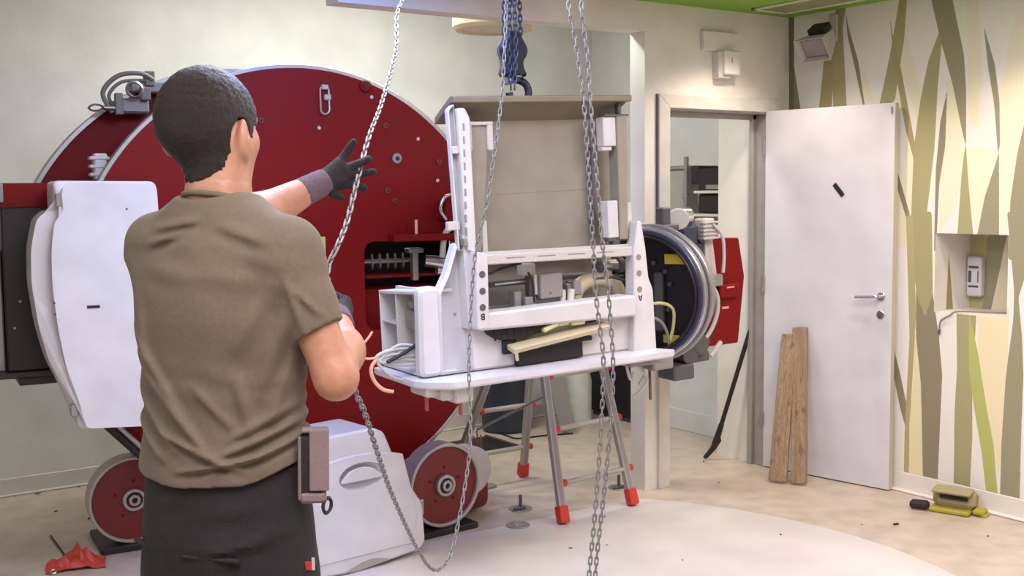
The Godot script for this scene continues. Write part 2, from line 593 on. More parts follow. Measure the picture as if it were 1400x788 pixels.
const MURAL := [
	["pale", [-3.802, 2.484, -3.741, 2.302, -3.700, 2.139, -3.710, 1.947, -3.746, 2.094, -3.825, 2.262]],
	["pale", [-3.542, 2.236, -3.497, 2.139, -3.438, 1.856, -3.452, 1.733, -3.475, 1.545, -3.569, 1.417, -3.568, 1.830]],
	["pale", [-3.211, 2.338, -3.175, 2.466, -3.071, 2.625, -2.962, 2.523, -2.948, 2.095, -3.116, 1.962, -3.169, 1.607, -3.217, 1.380, -3.241, 1.728, -3.243, 2.119]],
	["pale", [-3.427, 1.856, -3.254, 1.834, -3.308, 1.607, -3.357, 1.422, -3.408, 1.639]],
	["pale", [-4.079, 2.327, -4.043, 2.265, -3.990, 2.111, -4.067, 2.117]],
	["pale", [-3.788, 1.886, -3.728, 1.884, -3.738, 1.331, -3.830, 1.328, -3.826, 1.642]],
	["pale", [-3.443, 2.592, -3.375, 2.582, -3.350, 2.278, -3.358, 1.945, -3.410, 1.978]],
	["dark", [-4.608, 2.725, -4.568, 2.719, -4.558, 2.008, -4.598, 2.010]],
	["taupe", [-4.563, 2.374, -4.506, 2.094, -4.562, 2.098]],
	["olive", [-4.267, 2.728, -4.182, 2.716, -4.213, 2.552, -4.174, 2.056, -4.269, 2.062, -4.287, 2.373, -4.257, 2.506]],
	["mustard", [-4.338, 2.430, -4.284, 2.458, -4.273, 2.303, -4.286, 2.063, -4.379, 2.069]],
	["taupe", [-4.195, 2.634, -4.173, 2.547, -4.103, 2.354, -4.055, 2.107, -4.067, 2.108, -4.127, 2.323, -4.178, 2.497]],
	["olive", [-3.837, 2.681, -3.793, 2.675, -3.808, 2.437, -3.859, 2.118, -3.965, 2.076, -3.896, 2.366]],
	["mustard", [-3.900, 2.561, -3.878, 2.461, -3.822, 2.277, -3.725, 1.868, -3.729, 1.787, -3.790, 1.968, -3.871, 2.331]],
	["taupe", [-3.834, 1.741, -3.751, 1.511, -3.756, 1.445, -3.831, 1.642]],
	["olive", [-3.597, 2.452, -3.579, 2.410, -3.598, 2.178, -3.609, 1.863, -3.648, 1.512, -3.658, 1.302, -3.749, 1.298, -3.735, 1.868, -3.699, 2.123, -3.658, 2.309]],
	["taupe2", [-3.661, 2.671, -3.535, 2.652, -3.450, 2.319, -3.433, 2.134, -3.427, 1.856, -3.450, 1.934, -3.510, 2.171, -3.593, 2.428]],
	["taupe", [-3.542, 2.150, -3.547, 1.861, -3.577, 1.672, -3.588, 1.320, -3.599, 1.320, -3.600, 1.736, -3.579, 1.988]],
	["olive", [-3.429, 1.879, -3.408, 1.670, -3.370, 1.375, -3.467, 1.372, -3.448, 1.733]],
	["taupe2", [-3.344, 2.451, -3.279, 2.256, -3.249, 2.074, -3.240, 1.864, -3.250, 1.811, -3.277, 2.061, -3.315, 2.245]],
	["taupe2", [-3.244, 1.826, -3.232, 1.379, -3.359, 1.375, -3.315, 1.607, -3.274, 1.729]],
	["taupe2", [-3.113, 1.969, -3.055, 2.104, -3.000, 1.810, -2.999, 1.298, -3.180, 1.290, -3.178, 1.577, -3.148, 1.815]],
	["taupe", [-3.704, 1.111, -3.606, 1.117, -3.560, 0.873, -3.535, 0.669, -3.543, 0.336, -3.550, 0.040, -3.635, 0.022, -3.656, 0.485, -3.698, 0.859]],
	["olive", [-3.742, 1.526, -3.618, 1.527, -3.601, 1.097, -3.645, 0.969, -3.695, 1.069, -3.726, 1.235]],
	["taupe", [-3.845, 0.802, -3.797, 0.657, -3.724, 0.389, -3.734, 0.302, -3.792, 0.464, -3.836, 0.631]],
	["khaki", [-3.776, 1.505, -3.732, 1.505, -3.700, 0.964, -3.725, 0.432, -3.728, 0.002, -3.757, -0.005, -3.759, 0.298, -3.739, 0.855]],
	["cream", [-3.706, 0.911, -3.663, 0.611, -3.635, 0.022, -3.725, 0.002, -3.729, 0.389, -3.708, 0.647]],
	["olive", [-3.461, 1.035, -3.344, 1.044, -3.360, 0.652, -3.352, 0.369, -3.361, 0.040, -3.451, 0.020, -3.458, 0.474, -3.449, 0.721]],
	["cream", [-3.344, 1.044, -3.169, 1.058, -3.165, 0.678, -3.186, 0.319, -3.204, 0.195, -3.259, 0.466, -3.325, 0.737]],
	["lime", [-3.387, 1.011, -3.333, 0.816, -3.278, 0.543, -3.232, 0.350, -3.198, 0.056, -3.258, 0.043, -3.297, 0.298, -3.348, 0.532, -3.382, 0.730]],
	["taupe2", [-3.193, 1.530, -3.061, 1.531, -3.073, 1.266, -3.121, 1.110, -3.097, 0.919, -3.084, 0.728, -3.087, 0.416, -3.085, 0.062, -3.191, 0.038, -3.191, 0.357, -3.176, 0.716, -3.145, 0.992, -3.145, 1.147]],
	["cream", [-3.049, 1.115, -2.984, 0.931, -2.992, 0.548, -3.018, 0.077, -3.054, 0.069, -3.059, 0.634]],
]
const NICHE_PRINT := [
	["khaki", [-3.593, 1.403, -3.493, 1.406, -3.497, 1.164, -3.514, 0.923, -3.603, 0.915, -3.593, 1.239]],
	["taupe2", [-3.493, 1.406, -3.329, 1.437, -3.382, 1.397, -3.415, 1.224, -3.466, 0.975, -3.484, 0.926, -3.519, 0.923, -3.499, 1.148]],
	["cream", [-3.371, 1.436, -3.313, 1.437, -3.298, 0.943, -3.471, 0.927, -3.415, 1.216]],
]


const PRINT := {"dark": [110, 106, 74], "taupe": [138, 129, 104], "taupe2": [146, 142, 112], "olive": [160, 155, 112], "khaki": [170, 162, 114],
	"mustard": [160, 149, 104], "lime": [172, 178, 100], "cream": [224, 213, 174], "pale": [227, 219, 192], "white": [227, 223, 214]}

func fill_poly(im: Image, pts: PackedVector2Array, c: Color) -> void:
	var lo := 1e9
	var hi := -1e9
	for p in pts:
		lo = minf(lo, p.y)
		hi = maxf(hi, p.y)
	for y in range(maxi(0, int(lo)), mini(im.get_height() - 1, int(hi)) + 1):
		var xs := []
		for i in pts.size():
			var a := pts[i]
			var b := pts[(i + 1) % pts.size()]
			if (a.y <= y + 0.5) != (b.y <= y + 0.5):
				xs.append(lerpf(a.x, b.x, (y + 0.5 - a.y) / (b.y - a.y)))
		xs.sort()
		for i in range(0, xs.size() - 1, 2):
			var x0 := maxi(0, int(round(xs[i])))
			var x1 := mini(im.get_width(), int(round(xs[i + 1])))
			if x1 > x0:
				im.fill_rect(Rect2i(x0, y, x1 - x0, 1), c)

# the printed wallpaper: tall leaves in olive and cream on white; z0 is the left edge, s pixels to a metre
func leaf_print(prints: Array, z0: float, z1: float, y0: float, y1: float, s: float) -> StandardMaterial3D:
	var im := Image.create(int((z1 - z0) * s), int((y1 - y0) * s), true, Image.FORMAT_RGBA8)
	im.fill(rgb(PRINT.white[0], PRINT.white[1], PRINT.white[2]))
	for e in prints:
		var k: Array = PRINT[e[0]]
		var q := PackedVector2Array()
		for p in poly(e[1]):
			q.append(Vector2((p.x - z0) * s, (y1 - p.y) * s))
		if q.size() > 3:
			q = rounded(q, 14.0, 3)
		var c := rgb(k[0], k[1], k[2])
		fill_poly(im, q, c)
	im.generate_mipmaps()
	var m := StandardMaterial3D.new()
	m.albedo_texture = ImageTexture.create_from_image(im)
	m.roughness = 0.6
	return m

# a sheet of wallpaper 2 mm thick on a wall across x, print coordinates z and y
func paper(called: String, m: Material, x: float, za: float, zb: float, ya: float, yb: float, z0: float, z1: float, y0: float, y1: float, parent: Node) -> void:
	var st := mb()
	for t in [[za, ya], [zb, yb], [za, yb], [za, ya], [zb, ya], [zb, yb]]:
		st.set_uv(Vector2((t[0] - z0) / (z1 - z0), (y1 - t[1]) / (y1 - y0)))
		st.add_vertex(Vector3(x, t[1], t[0]))
	st.set_uv(Vector2.ZERO)
	bb(st, Vector3(x + 0.0002, ya, za), Vector3(x + 0.002, yb, zb), 0.0)
	obj(called, st, m, parent)

func setting() -> void:
	# floor: beige vinyl with a large pale disc laid in, cut off straight along the machine bay
	var st := mb()
	bb(st, Vector3(XL - 0.2, -0.12, ZB - 0.2), Vector3(5.7, 0.0, ZN + 0.2), 0.0)
	var fl := struct("floor", st, M.floor)
	st = mb()
	var p := PackedVector2Array()
	for k in 121:
		var a := TAU * k / 120.0
		var q := Vector2(2.505 + 1.797 * cos(a), 3.394 + 1.797 * sin(a))
		if q.y < 4.56:
			p.append(q)
	prism(st, p, 0.0, 0.0012, 0.0004, Transform3D(Basis(Vector3.RIGHT, -PI / 2), Vector3.ZERO))
	obj("floor_inlay", st, M.floor_white, fl)
	# walls
	st = mb()
	bb(st, Vector3(XL - 0.15, 0, ZB - 0.15), Vector3(5.46, HS + 0.1, ZB), 0.0)
	struct("wall_back", st, M.wall)
	st = mb()
	bb(st, Vector3(5.31, 0, ZB), Vector3(5.46, HS + 0.1, ZF - 0.12), 0.0)
	struct("wall_side", st, M.wall)
	st = mb()
	bb(st, Vector3(XL - 0.15, 0, ZB), Vector3(XL, HS + 0.1, ZN), 0.0)
	struct("wall_left", st, M.wall)
	st = mb()
	bb(st, Vector3(XL - 0.15, 0, ZN), Vector3(5.7, HC + 0.1, ZN + 0.15), 0.0)
	struct("wall_near", st, M.wall_front)
	st = mb()
	var zb := ZF - 0.12
	bb(st, Vector3(4.047, 0, zb), Vector3(4.205, 2.108, ZF), 0.0)
	bb(st, Vector3(4.047, 2.108, zb), Vector3(5.46, HC, ZF), 0.0)
	bb(st, Vector3(4.99, 0, zb), Vector3(5.46, 2.108, ZF), 0.0)
	bb(st, Vector3(2.25, 2.5, zb), Vector3(4.047, HC, ZF), 0.0)
	bb(st, Vector3(4.99, 0, -5.0), Vector3(5.31, HS, zb), 0.0)
	struct("wall_front", st, M.wall_front)
	# ceilings
	st = mb()
	bb(st, Vector3(XL - 0.15, HC, ZF - 0.12), Vector3(5.7, HC + 0.65, ZN + 0.15), 0.0)
	var ce := struct("ceiling", st, M.ceiling_white)
	st = mb()
	bb(st, Vector3(3.72, HC - 0.003, ZF), Vector3(XR, HC, -1.2), 0.0)
	obj("green_panel", st, M.ceiling, ce)
	st = mb()
	bb(st, Vector3(XL - 0.15, HS, ZB - 0.15), Vector3(5.7, HS + 0.12, ZF - 0.12), 0.0)
	struct("ceiling_service", st, M.ceiling_white)
	# the printed wall with its square niche
	var wr := Node3D.new()
	wr.name = "wall_right"
	add_child(wr)
	wr.set_meta("kind", "structure")
	var na := -3.592
	var nb := -3.180
	var ya := 1.0
	var yb := 1.414
	var xd := 5.479
	st = mb()
	bb(st, Vector3(XR + 0.002, 0, ZF), Vector3(xd, HC, na), 0.0)
	bb(st, Vector3(XR + 0.002, 0, nb), Vector3(xd, HC, ZN), 0.0)
	bb(st, Vector3(XR + 0.002, 0, na), Vector3(xd, ya, nb), 0.0)
	bb(st, Vector3(XR + 0.002, yb, na), Vector3(xd, HC, nb), 0.0)
	bb(st, Vector3(xd, 0, ZF), Vector3(xd + 0.12, HC, ZN), 0.0)
	obj("masonry", st, M.wall_front, wr)
	var z0 := -4.62
	var z1 := -2.90
	var y0 := 0.10
	var y1 := HC
	var lp := leaf_print(MURAL, z0, z1, y0, y1, 780.0)
	paper("wallpaper", lp, XR, ZF, na, 0.109, HC, z0, z1, y0, y1, wr)
	paper("wallpaper", lp, XR, na, nb, 0.109, ya, z0, z1, y0, y1, wr)
	paper("wallpaper", lp, XR, na, nb, yb, HC, z0, z1, y0, y1, wr)
	paper("wallpaper", lp, XR, nb, z1, 0.109, HC, z0, z1, y0, y1, wr)
	paper("wallpaper", lp, XR, z1, z1 + 1.72, 0.109, HC, z0 + 1.72, z1 + 1.72, y0, y1, wr)
	var np := leaf_print(NICHE_PRINT, na, nb, ya, yb, 700.0)
	paper("niche_wallpaper", np, xd - 0.002, na, nb, ya, yb, na, nb, ya, yb, wr)
	# a strip of the print runs on over the far cheek of the niche
	st = mb()
	prism(st, poly([XR + 0.105, ya + 0.005, XR + 0.118, yb - 0.11, XR + 0.165, ya + 0.005]), na, na + 0.0012, 0.0)
	obj("niche_leaf", st, mat(rgb(150, 138, 100), 0.6), wr)
	# coved skirtings
	st = mb()
	bb(st, Vector3(XL, 0, ZB), Vector3(5.31, 0.1, ZB + 0.012), 0.004)
	bb(st, Vector3(XL, 0, ZB), Vector3(5.31, 0.012, ZB + 0.03), 0.005)
	struct("baseboard_back", st, M.base)
	st = mb()
	bb(st, Vector3(5.298, 0, ZB), Vector3(5.31, 0.145, -5.0), 0.003)
	struct("baseboard_side", st, M.wall)
	st = mb()
	bb(st, Vector3(XR - 0.004, 0, ZF), Vector3(XR + 0.004, 0.107, ZN), 0.003)
	bb(st, Vector3(XR - 0.028, 0, ZF), Vector3(XR, 0.014, ZN), 0.006)
	struct("baseboard_right", st, mat(rgb(224, 218, 208), 0.4))
	# door frame: broad painted trim in three mitred boards, steel lining
	var fr := Node3D.new()
	fr.name = "trim_1"
	add_child(fr)
	fr.set_meta("kind", "structure")
	for b in [[poly([4.133, 0, 4.213, 0, 4.213, 2.098, 4.133, 2.172]), "trim_board"], [poly([4.133, 2.172, 4.213, 2.098, 4.99, 2.098, 5.078, 2.172]), "trim_board"], [poly([4.99, 0, 5.078, 0, 5.078, 2.172, 4.99, 2.098]), "trim_board"]]:
		st = mb()
		prism(st, b[0], ZF, ZF + 0.022, 0.003)
		obj(b[1], st, M.trim, fr)
	st = mb()
	bb(st, Vector3(4.205, 0, zb - 0.01), Vector3(4.217, 2.1, ZF + 0.012), 0.002)
	bb(st, Vector3(4.978, 0, zb - 0.01), Vector3(4.990, 2.1, ZF + 0.024), 0.002)
	bb(st, Vector3(4.205, 2.088, zb - 0.01), Vector3(4.99, 2.1, ZF + 0.012), 0.002)
	bb(st, Vector3(4.955, 0, zb + 0.01), Vector3(4.98, 2.09, zb + 0.045), 0.003)
	bb(st, Vector3(4.217, 2.06, zb + 0.01), Vector3(4.98, 2.09, zb + 0.045), 0.003)
	obj("steel_lining", st, M.steel_trim, fr)
	# dark strip painting the shaded left edge of the trim
	st = mb()
	bb(st, Vector3(4.124, 1.2, ZF), Vector3(4.133, 2.172, ZF + 0.012), 0.001)
	obj("trim_shade_strip", st, M.grey_dark, fr)

# ---------------------------------------------------------------- lamps
func panel_lamp(called: String, label: String, at: Vector3, size: Vector2, c: Color, energy: float, glow: float) -> void:
	var t := thing(called, label, "ceiling light", at)
	var st := mb()
	for s in [-1, 1]:
		bx(st, Vector3(0, -0.008, s * (size.y * 0.5 + 0.012)), Vector3(size.x + 0.048, 0.016, 0.024), 0.002)
		bx(st, Vector3(s * (size.x * 0.5 + 0.012), -0.008, 0), Vector3(0.024, 0.016, size.y), 0.002)
	obj("lamp_frame", st, M.white, t)
	st = mb()
	bx(st, Vector3(0, -0.004, 0), Vector3(size.x, 0.006, size.y), 0.0)
	var m := StandardMaterial3D.new()
	m.albedo_color = Color(0.9, 0.9, 0.9)
	m.emission_enabled = true
	m.emission = c
	m.emission_energy_multiplier = glow
	obj("lamp_diffuser", st, m, t)
	var l := AreaLight3D.new()
	l.name = "panel_light"
	l.area_size = size
	l.light_color = c
	l.light_energy = energy
	l.area_range = 12.0
	l.area_attenuation = 2.0
	l.shadow_enabled = true
	t.add_child(l)
	l.position = Vector3(0, -0.02, 0)
	l.rotation.x = -PI / 2

func downlight(label: String, at: Vector3, c: Color, energy: float, cone: float) -> void:
	var t := thing("downlight", label, "downlight", at - Vector3(0, 0.003, 0), 0.0, "round downlights in the green ceiling")
	var up := Transform3D(Basis(Vector3.RIGHT, PI / 2), Vector3.ZERO)
	var st := mb()
	ring(st, 0.055, 0.075, 0.0, 0.008, 28, up)
	obj("lamp_rim", st, M.white, t)
	st = mb()
	disc(st, 0.053, 0.0, 0.003, 28, up, 0.001)
	var m := StandardMaterial3D.new()
	m.albedo_color = Color(0.9, 0.9, 0.9)
	m.emission_enabled = true
	m.emission = c
	m.emission_energy_multiplier = 4.0
	obj("lamp_lens", st, m, t)
	var l := SpotLight3D.new()
	l.name = "down_beam"
	l.light_color = c
	l.light_energy = energy
	l.light_size = 0.05
	l.spot_angle = cone
	l.spot_angle_attenuation = 0.6
	l.spot_range = 12.0
	l.spot_attenuation = 2.0
	l.shadow_enabled = true
	t.add_child(l)
	l.position = Vector3(0, -0.03, 0)
	l.rotation.x = -PI / 2

func eye_and_light() -> void:
	var cam := Camera3D.new()
	cam.name = "camera"
	add_child(cam)
	cam.fov = 28.75
	cam.position = Vector3(0, 1.65, 0)
	cam.rotation_degrees = Vector3(-4.86, -34.53, -0.617)
	cam.near = 0.05
	cam.far = 60.0
	cam.current = true
	var e := Environment.new()
	e.background_mode = Environment.BG_COLOR
	e.background_color = Color(0.02, 0.02, 0.02)
	e.tonemap_mode = Environment.TONE_MAPPER_LINEAR
	e.tonemap_exposure = 1.13
	e.sdfgi_enabled = true
	e.ssao_enabled = true
	e.ssil_enabled = true
	var w := WorldEnvironment.new()
	w.name = "environment"
	w.environment = e
	add_child(w)
	panel_lamp("sky_panel_lamp", "cool white sky-panel lamp in the ceiling before the hoist", Vector3(1.55, HC, -3.1), Vector2(0.9, 1.2), Color(0.86, 0.9, 1.0), 4.0, 2.0)
	panel_lamp("blue_accent_lamp", "small square blue accent lamp in the ceiling before the lintel", Vector3(2.15, HC, -4.0), Vector2(0.4, 0.4), Color(0.36, 0.56, 1.0), 1.5, 2.0)
	panel_lamp("room_panel_lamp", "neutral square panel lamp in the ceiling above the camera", Vector3(0.7, HC, -0.75), Vector2(1.2, 1.2), Color(1.0, 0.95, 0.95), 4.5, 2.0)
	panel_lamp("side_fill_lamp", "added neutral fill lamp in the ceiling left of the camera", Vector3(-0.9, HC, -2.2), Vector2(1.2, 1.2), Color(1.0, 0.96, 0.93), 0.8, 2.0)  # fill added from the left to brighten the side cover
	panel_lamp("hall_panel_lamp", "neutral square panel lamp in the ceiling above the pale floor disc", Vector3(3.5, HC, -2.2), Vector2(1.2, 1.2), Color(1.0, 0.95, 0.97), 4.4, 2.0)
	panel_lamp("service_tube_lamp", "long neutral lamp in the white ceiling behind the machine", Vector3(2.9, HS, -5.4), Vector2(1.5, 0.3), Color(0.98, 1.0, 0.97), 5.0, 2.0)
	downlight("warm round downlight in the green ceiling above the open door", Vector3(4.5, HC, -4.12), Color(1.0, 0.92, 0.85), 1.0, 62.0)
	downlight("warm round downlight in the green ceiling before the niche", Vector3(4.55, HC, -3.0), Color(1.0, 0.92, 0.83), 1.15, 62.0)
	downlight("warm round downlight in the green ceiling nearest the camera", Vector3(4.5, HC, -1.6), Color(1.0, 0.92, 0.85), 1.2, 62.0)

# ---------------------------------------------------------------- the machine
func bolt(parent: Node, called: String, at: Vector3, r: float, m: Material, m2: Material = null) -> void:
	var st := mb()
	disc(st, r, 0.0, r * 0.5, 14, Transform3D(Basis.IDENTITY, at), r * 0.2)
	var o := obj(called, st, m, parent)
	if m2:
		st = mb()
		disc(st, r * 0.42, r * 0.4, r * 0.62, 10, Transform3D(Basis.IDENTITY, at), 0.0005)
		obj("bolt_socket", st, m2, o)

func drum() -> void:
	# x right, y up from the floor, z towards the viewer; the axis lies at y = 1.21
	var t := thing("gantry_drum", "huge dark red round drum of a dismantled machine with white side cover", "machine", hd(-0.987, 0, 5.35), facing(28.6))
	var c := Vector3(0, 1.21, 0)
	var at := Transform3D(Basis.IDENTITY, c)
	# front plate with a rounded window
	var st := mb()
	var hole := rounded(poly([0.303, 0.209, 0.303, -0.228, 0.880, -0.262, 0.880, 0.195]), 0.06, 5)
	if Geometry2D.is_polygon_clockwise(hole):
		hole.reverse()
	hole.reverse()
	var best := 0
	for i in hole.size():
		if hole[i].x > hole[best].x - 0.0001 and absf(hole[i].y) < 0.3:
			best = i
	var out := PackedVector2Array()
	var a0: float = hole[best].angle()
	for k in 96:
		var a := a0 + TAU * (k + 0.02) / 96.0
		out.append(Vector2(cos(a), sin(a)) * 1.032)
	out.append(Vector2(cos(a0 - 0.0006), sin(a0 - 0.0006)) * 1.032)
	for k in hole.size():
		out.append(hole[(best + k) % hole.size()])
	out.append(hole[best] + Vector2(0.0, 0.0009) * (1.0 if hole[(best + 1) % hole.size()].y < hole[best].y else -1.0))
	prism(st, out, -0.035, 0.0, 0.0, at)
	obj("front_plate", st, M.red, t)
	st = mb()
	lathe(st, [Vector2(1.03, -0.06), Vector2(1.05, -0.06), Vector2(1.053, -0.055), Vector2(1.053, -0.004), Vector2(1.05, 0.0), Vector2(1.034, 0.0), Vector2(1.031, -0.003), Vector2(1.031, -0.02)], 128, at)
	obj("front_rim", st, M.steel, t)
	st = mb()
	lathe(st, [Vector2(1.0, -0.46), Vector2(1.0, -0.06)], 96, at)
	obj("drum_shell", st, M.red, t)
	# the second, larger ring behind
	var rc := Transform3D(Basis.IDENTITY, c + Vector3(-0.17, -0.03, 0))
	st = mb()
	var sec := PackedVector2Array([Vector2(0.2, 0.1)])
	for k in 41:
		sec.append(Vector2.from_angle(deg_to_rad(60.0 + 3.0 * k)) * 1.085)
	prism(st, sec, -0.56, -0.48, 0.0, rc)
	obj("rear_disc", st, M.red, t)
	st = mb()
	lathe(st, [Vector2(1.078, -0.565), Vector2(1.096, -0.565), Vector2(1.098, -0.562), Vector2(1.098, -0.453), Vector2(1.096, -0.45), Vector2(1.078, -0.45), Vector2(1.078, -0.565)], 60, rc, deg_to_rad(60), deg_to_rad(180))
	obj("rear_rim", st, M.steel, t)
	st = mb()
	bb(st, Vector3(-0.6, 0, -0.95), Vector3(0.6, 0.35, -0.57), 0.02)
	bb(st, Vector3(-0.3, 0.3, -0.95), Vector3(0.3, 1.4, -0.57), 0.02)
	obj("stand", st, M.red, t)
	# what is seen inside the window
	st = mb()
	bb(st, c + Vector3(0.27, -0.30, -0.36), c + Vector3(0.92, 0.25, -0.33), 0.002)
	obj("recess_back", st, M.jet, t)
	st = mb()
	bb(st, c + Vector3(0.29, -0.29, -0.33), c + Vector3(0.90, -0.03, -0.16), 0.01)
	bb(st, c + Vector3(0.31, 0.02, -0.2), c + Vector3(0.90, 0.035, -0.06), 0.003)
	obj("recess_shelf", st, M.red, t)
	st = mb()
	for k in 5:
		var x := 0.39 + 0.042 * k
		lathe(st, [Vector2(0.036, -0.006), Vector2(0.042, 0.0), Vector2(0.036, 0.006), Vector2(0.030, 0.0), Vector2(0.036, -0.006)], 16, Transform3D(Basis(Vector3.UP, 1.25), c + Vector3(x, 0.1, -0.12)))
	tube(st, [c + Vector3(0.34, 0.1, -0.12), c + Vector3(0.6, 0.1, -0.12)], 0.012, 8)
	obj("coil_spring", st, M.steel, t)
	st = mb()
	bb(st, c + Vector3(0.585, 0.0, -0.1), c + Vector3(0.615, 0.16, -0.05), 0.004)
	bb(st, c + Vector3(0.56, 0.14, -0.11), c + Vector3(0.64, 0.165, -0.04), 0.004)
	obj("clamp_post", st, M.steel, t)
	st = mb()
	tube(st, [c + Vector3(0.64, 0.10, -0.03), c + Vector3(0.72, 0.09, -0.01), c + Vector3(0.86, 0.10, -0.01)], [0.028, 0.034, 0.034], 12)
	tube(st, [c + Vector3(0.70, 0.045, -0.02), c + Vector3(0.86, 0.04, -0.02)], 0.02, 10)
	obj("hose_coupling", st, M.chrome, t)
	st = mb()
	tube(st, smooth_path([c + Vector3(0.70, 0.12, 0.05), c + Vector3(0.71, 0.24, 0.07), c + Vector3(0.78, 0.28, 0.08), c + Vector3(0.86, 0.25, 0.07)], 5), 0.016, 8)
	obj("hose", st, M.ivory, t)
	st = mb()
	bb(st, c + Vector3(0.426, 0.206, 0.0), c + Vector3(0.84, 0.24, 0.09), 0.004)
	bb(st, c + Vector3(0.533, 0.24, 0.0), c + Vector3(0.84, 0.298, 0.012), 0.003)
	bb(st, c + Vector3(0.70, 0.30, 0.0), c + Vector3(0.86, 0.40, 0.10), 0.006)
	obj("shelf_bracket", st, M.red, t)
	st = mb()
	tube(st, [c + Vector3(0.56, 0.235, 0.05), c + Vector3(0.56, 0.31, 0.05)], 0.008, 8)
	obj("guide_pin", st, M.peach, t)
	st = mb()
	tube(st, smooth_path([c + Vector3(0.70, 0.31, 0.10), c + Vector3(0.665, 0.36, 0.11), c + Vector3(0.69, 0.42, 0.11), c + Vector3(0.76, 0.44, 0.1)], 5), 0.009, 8)
	obj("bright_tube", st, M.chrome, t)
	# bolts, holes and a label on the plate
	for h in [[-0.191, 0.785], [-0.190, 0.457], [-0.240, 0.403], [0.428, 0.773], [0.433, 0.455], [0.470, 0.404], [0.713, 0.595]]:
		bolt(t, "bolt", c + Vector3(h[0], h[1], 0), 0.016, M.red_wheel, M.black)
	for h in [[0.088, 0.756], [0.358, 0.909], [0.703, 0.504], [0.60, 0.71]]:
		bolt(t, "rivet", c + Vector3(h[0], h[1], 0), 0.009, M.white_dull)
	bolt(t, "washer", c + Vector3(0.483, 0.613, 0), 0.026, M.grey, M.black)
	bolt(t, "plug", c + Vector3(0.326, 0.960, 0), 0.03, M.red, M.black)
	for h in [[-0.05, -0.62], [0.2, -0.75], [0.42, -0.62], [0.30, -0.48], [-0.42, -0.35]]:
		bolt(t, "bolt", c + Vector3(h[0], h[1], 0), 0.008, M.red)
	st = mb()
	var la := []
	for k in 20:
		var an := TAU * k / 20.0
		la.append(c + Vector3(0.117 + 0.022 * cos(an), 0.878 + 0.022 * sin(an) + (0.055 if sin(an) > 0 else -0.035), 0.008))
	tube(st, la, 0.006, 6, true)
	bb(st, c + Vector3(0.098, 0.935, 0), c + Vector3(0.136, 0.96, 0.02), 0.004)
	bb(st, c + Vector3(0.11, 0.885, 0), c + Vector3(0.15, 0.915, 0.018), 0.005)
	obj("latch", st, M.steel, t)
	st = mb()
	bb(st, c + Vector3(-0.035, 0.13, 0.0), c + Vector3(0.105, 0.238, 0.002), 0.0)
	obj("warning_label", st, mat(rgb(206, 188, 96), 0.6), t)
	# white switch bracket in the gap and cable fittings on the upper left
	st = mb()
	bb(st, c + Vector3(-0.925, 0.515, -0.12), c + Vector3(-0.87, 0.63, -0.05), 0.006)
	for k in 3:
		bb(st, c + Vector3(-0.945, 0.53 + 0.036 * k, -0.1), c + Vector3(-0.86, 0.545 + 0.036 * k, -0.045), 0.004)
	obj("switch_bracket", st, M.white_dull, t)
	st = mb()
	bb(st, c + Vector3(-0.76, 0.83, -0.5), c + Vector3(-0.62, 0.90, -0.36), 0.01)
	obj("cable_clamp", st, M.grey, t)
	st = mb()
	bb(st, c + Vector3(-0.70, 0.93, -0.46), c + Vector3(-0.50, 0.985, -0.38), 0.008)
	obj("cable_clamp", st, M.grey, t)
	st = mb()
	for q in [[-0.635, 0.96, -0.42, -0.59, 1.03, -0.36], [-0.78, 0.82, -0.36, -0.745, 0.92, -0.32], [-0.665, 0.89, -0.36, -0.62, 0.95, -0.32]]:
		st = mb()
		bb(st, c + Vector3(q[0], q[1], q[2]), c + Vector3(q[3], q[4], q[5]), 0.004)
		obj("clamp_block", st, M.fitting, t)
	st = mb()
	tube(st, smooth_path([c + Vector3(-0.79, 0.83, -0.35), c + Vector3(-0.83, 0.92, -0.35), c + Vector3(-0.76, 1.0, -0.35), c + Vector3(-0.66, 1.015, -0.35), c + Vector3(-0.60, 0.99, -0.36)], 6), 0.011, 8)
	tube(st, smooth_path([c + Vector3(-0.77, 0.84, -0.37), c + Vector3(-0.80, 0.91, -0.37), c + Vector3(-0.74, 0.975, -0.37), c + Vector3(-0.63, 0.985, -0.37)], 6), 0.008, 8)
	obj("cable", st, M.fitting, t)
	st = mb()
	lathe(st, [Vector2(0.034, -0.008), Vector2(0.042, 0.0), Vector2(0.034, 0.008), Vector2(0.028, 0.0), Vector2(0.034, -0.008)], 20, Transform3D(Basis.IDENTITY, c + Vector3(-0.695, 0.935, -0.31)))
	lathe(st, [Vector2(0.03, -0.006), Vector2(0.036, 0.0), Vector2(0.03, 0.006), Vector2(0.024, 0.0), Vector2(0.03, -0.006)], 20, Transform3D(Basis(Vector3.RIGHT, 1.15), c + Vector3(-0.865, 0.85, -0.34)))
	tube(st, [c + Vector3(-0.83, 0.85, -0.34), c + Vector3(-0.75, 0.85, -0.34)], 0.012, 8)
	obj("lifting_eye", st, M.steel, t)
	# the left arm: red beam, black weight, tray
	st = mb()
	bb(st, c + Vector3(-1.52, 0.395, -0.2), c + Vector3(-1.05, 0.502, 0.0), 0.006)
	obj("arm_beam", st, M.red, t)
	st = mb()
	bb(st, c + Vector3(-1.345, 0.42, -0.1), c + Vector3(-1.30, 0.50, 0.02), 0.004)
	obj("arm_tab", st, M.grey, t)
	st = mb()
	bb(st, c + Vector3(-1.32, -0.285, -0.1), c + Vector3(-1.13, 0.398, 0.1), 0.006)
	obj("counterweight", st, M.jet, t)
	for h in [[-1.262, 0.01], [-1.288, -0.1], [-1.16, -0.2]]:
		bolt(t, "weight_bolt", c + Vector3(h[0], h[1], 0.1), 0.006, M.grey)
	st = mb()
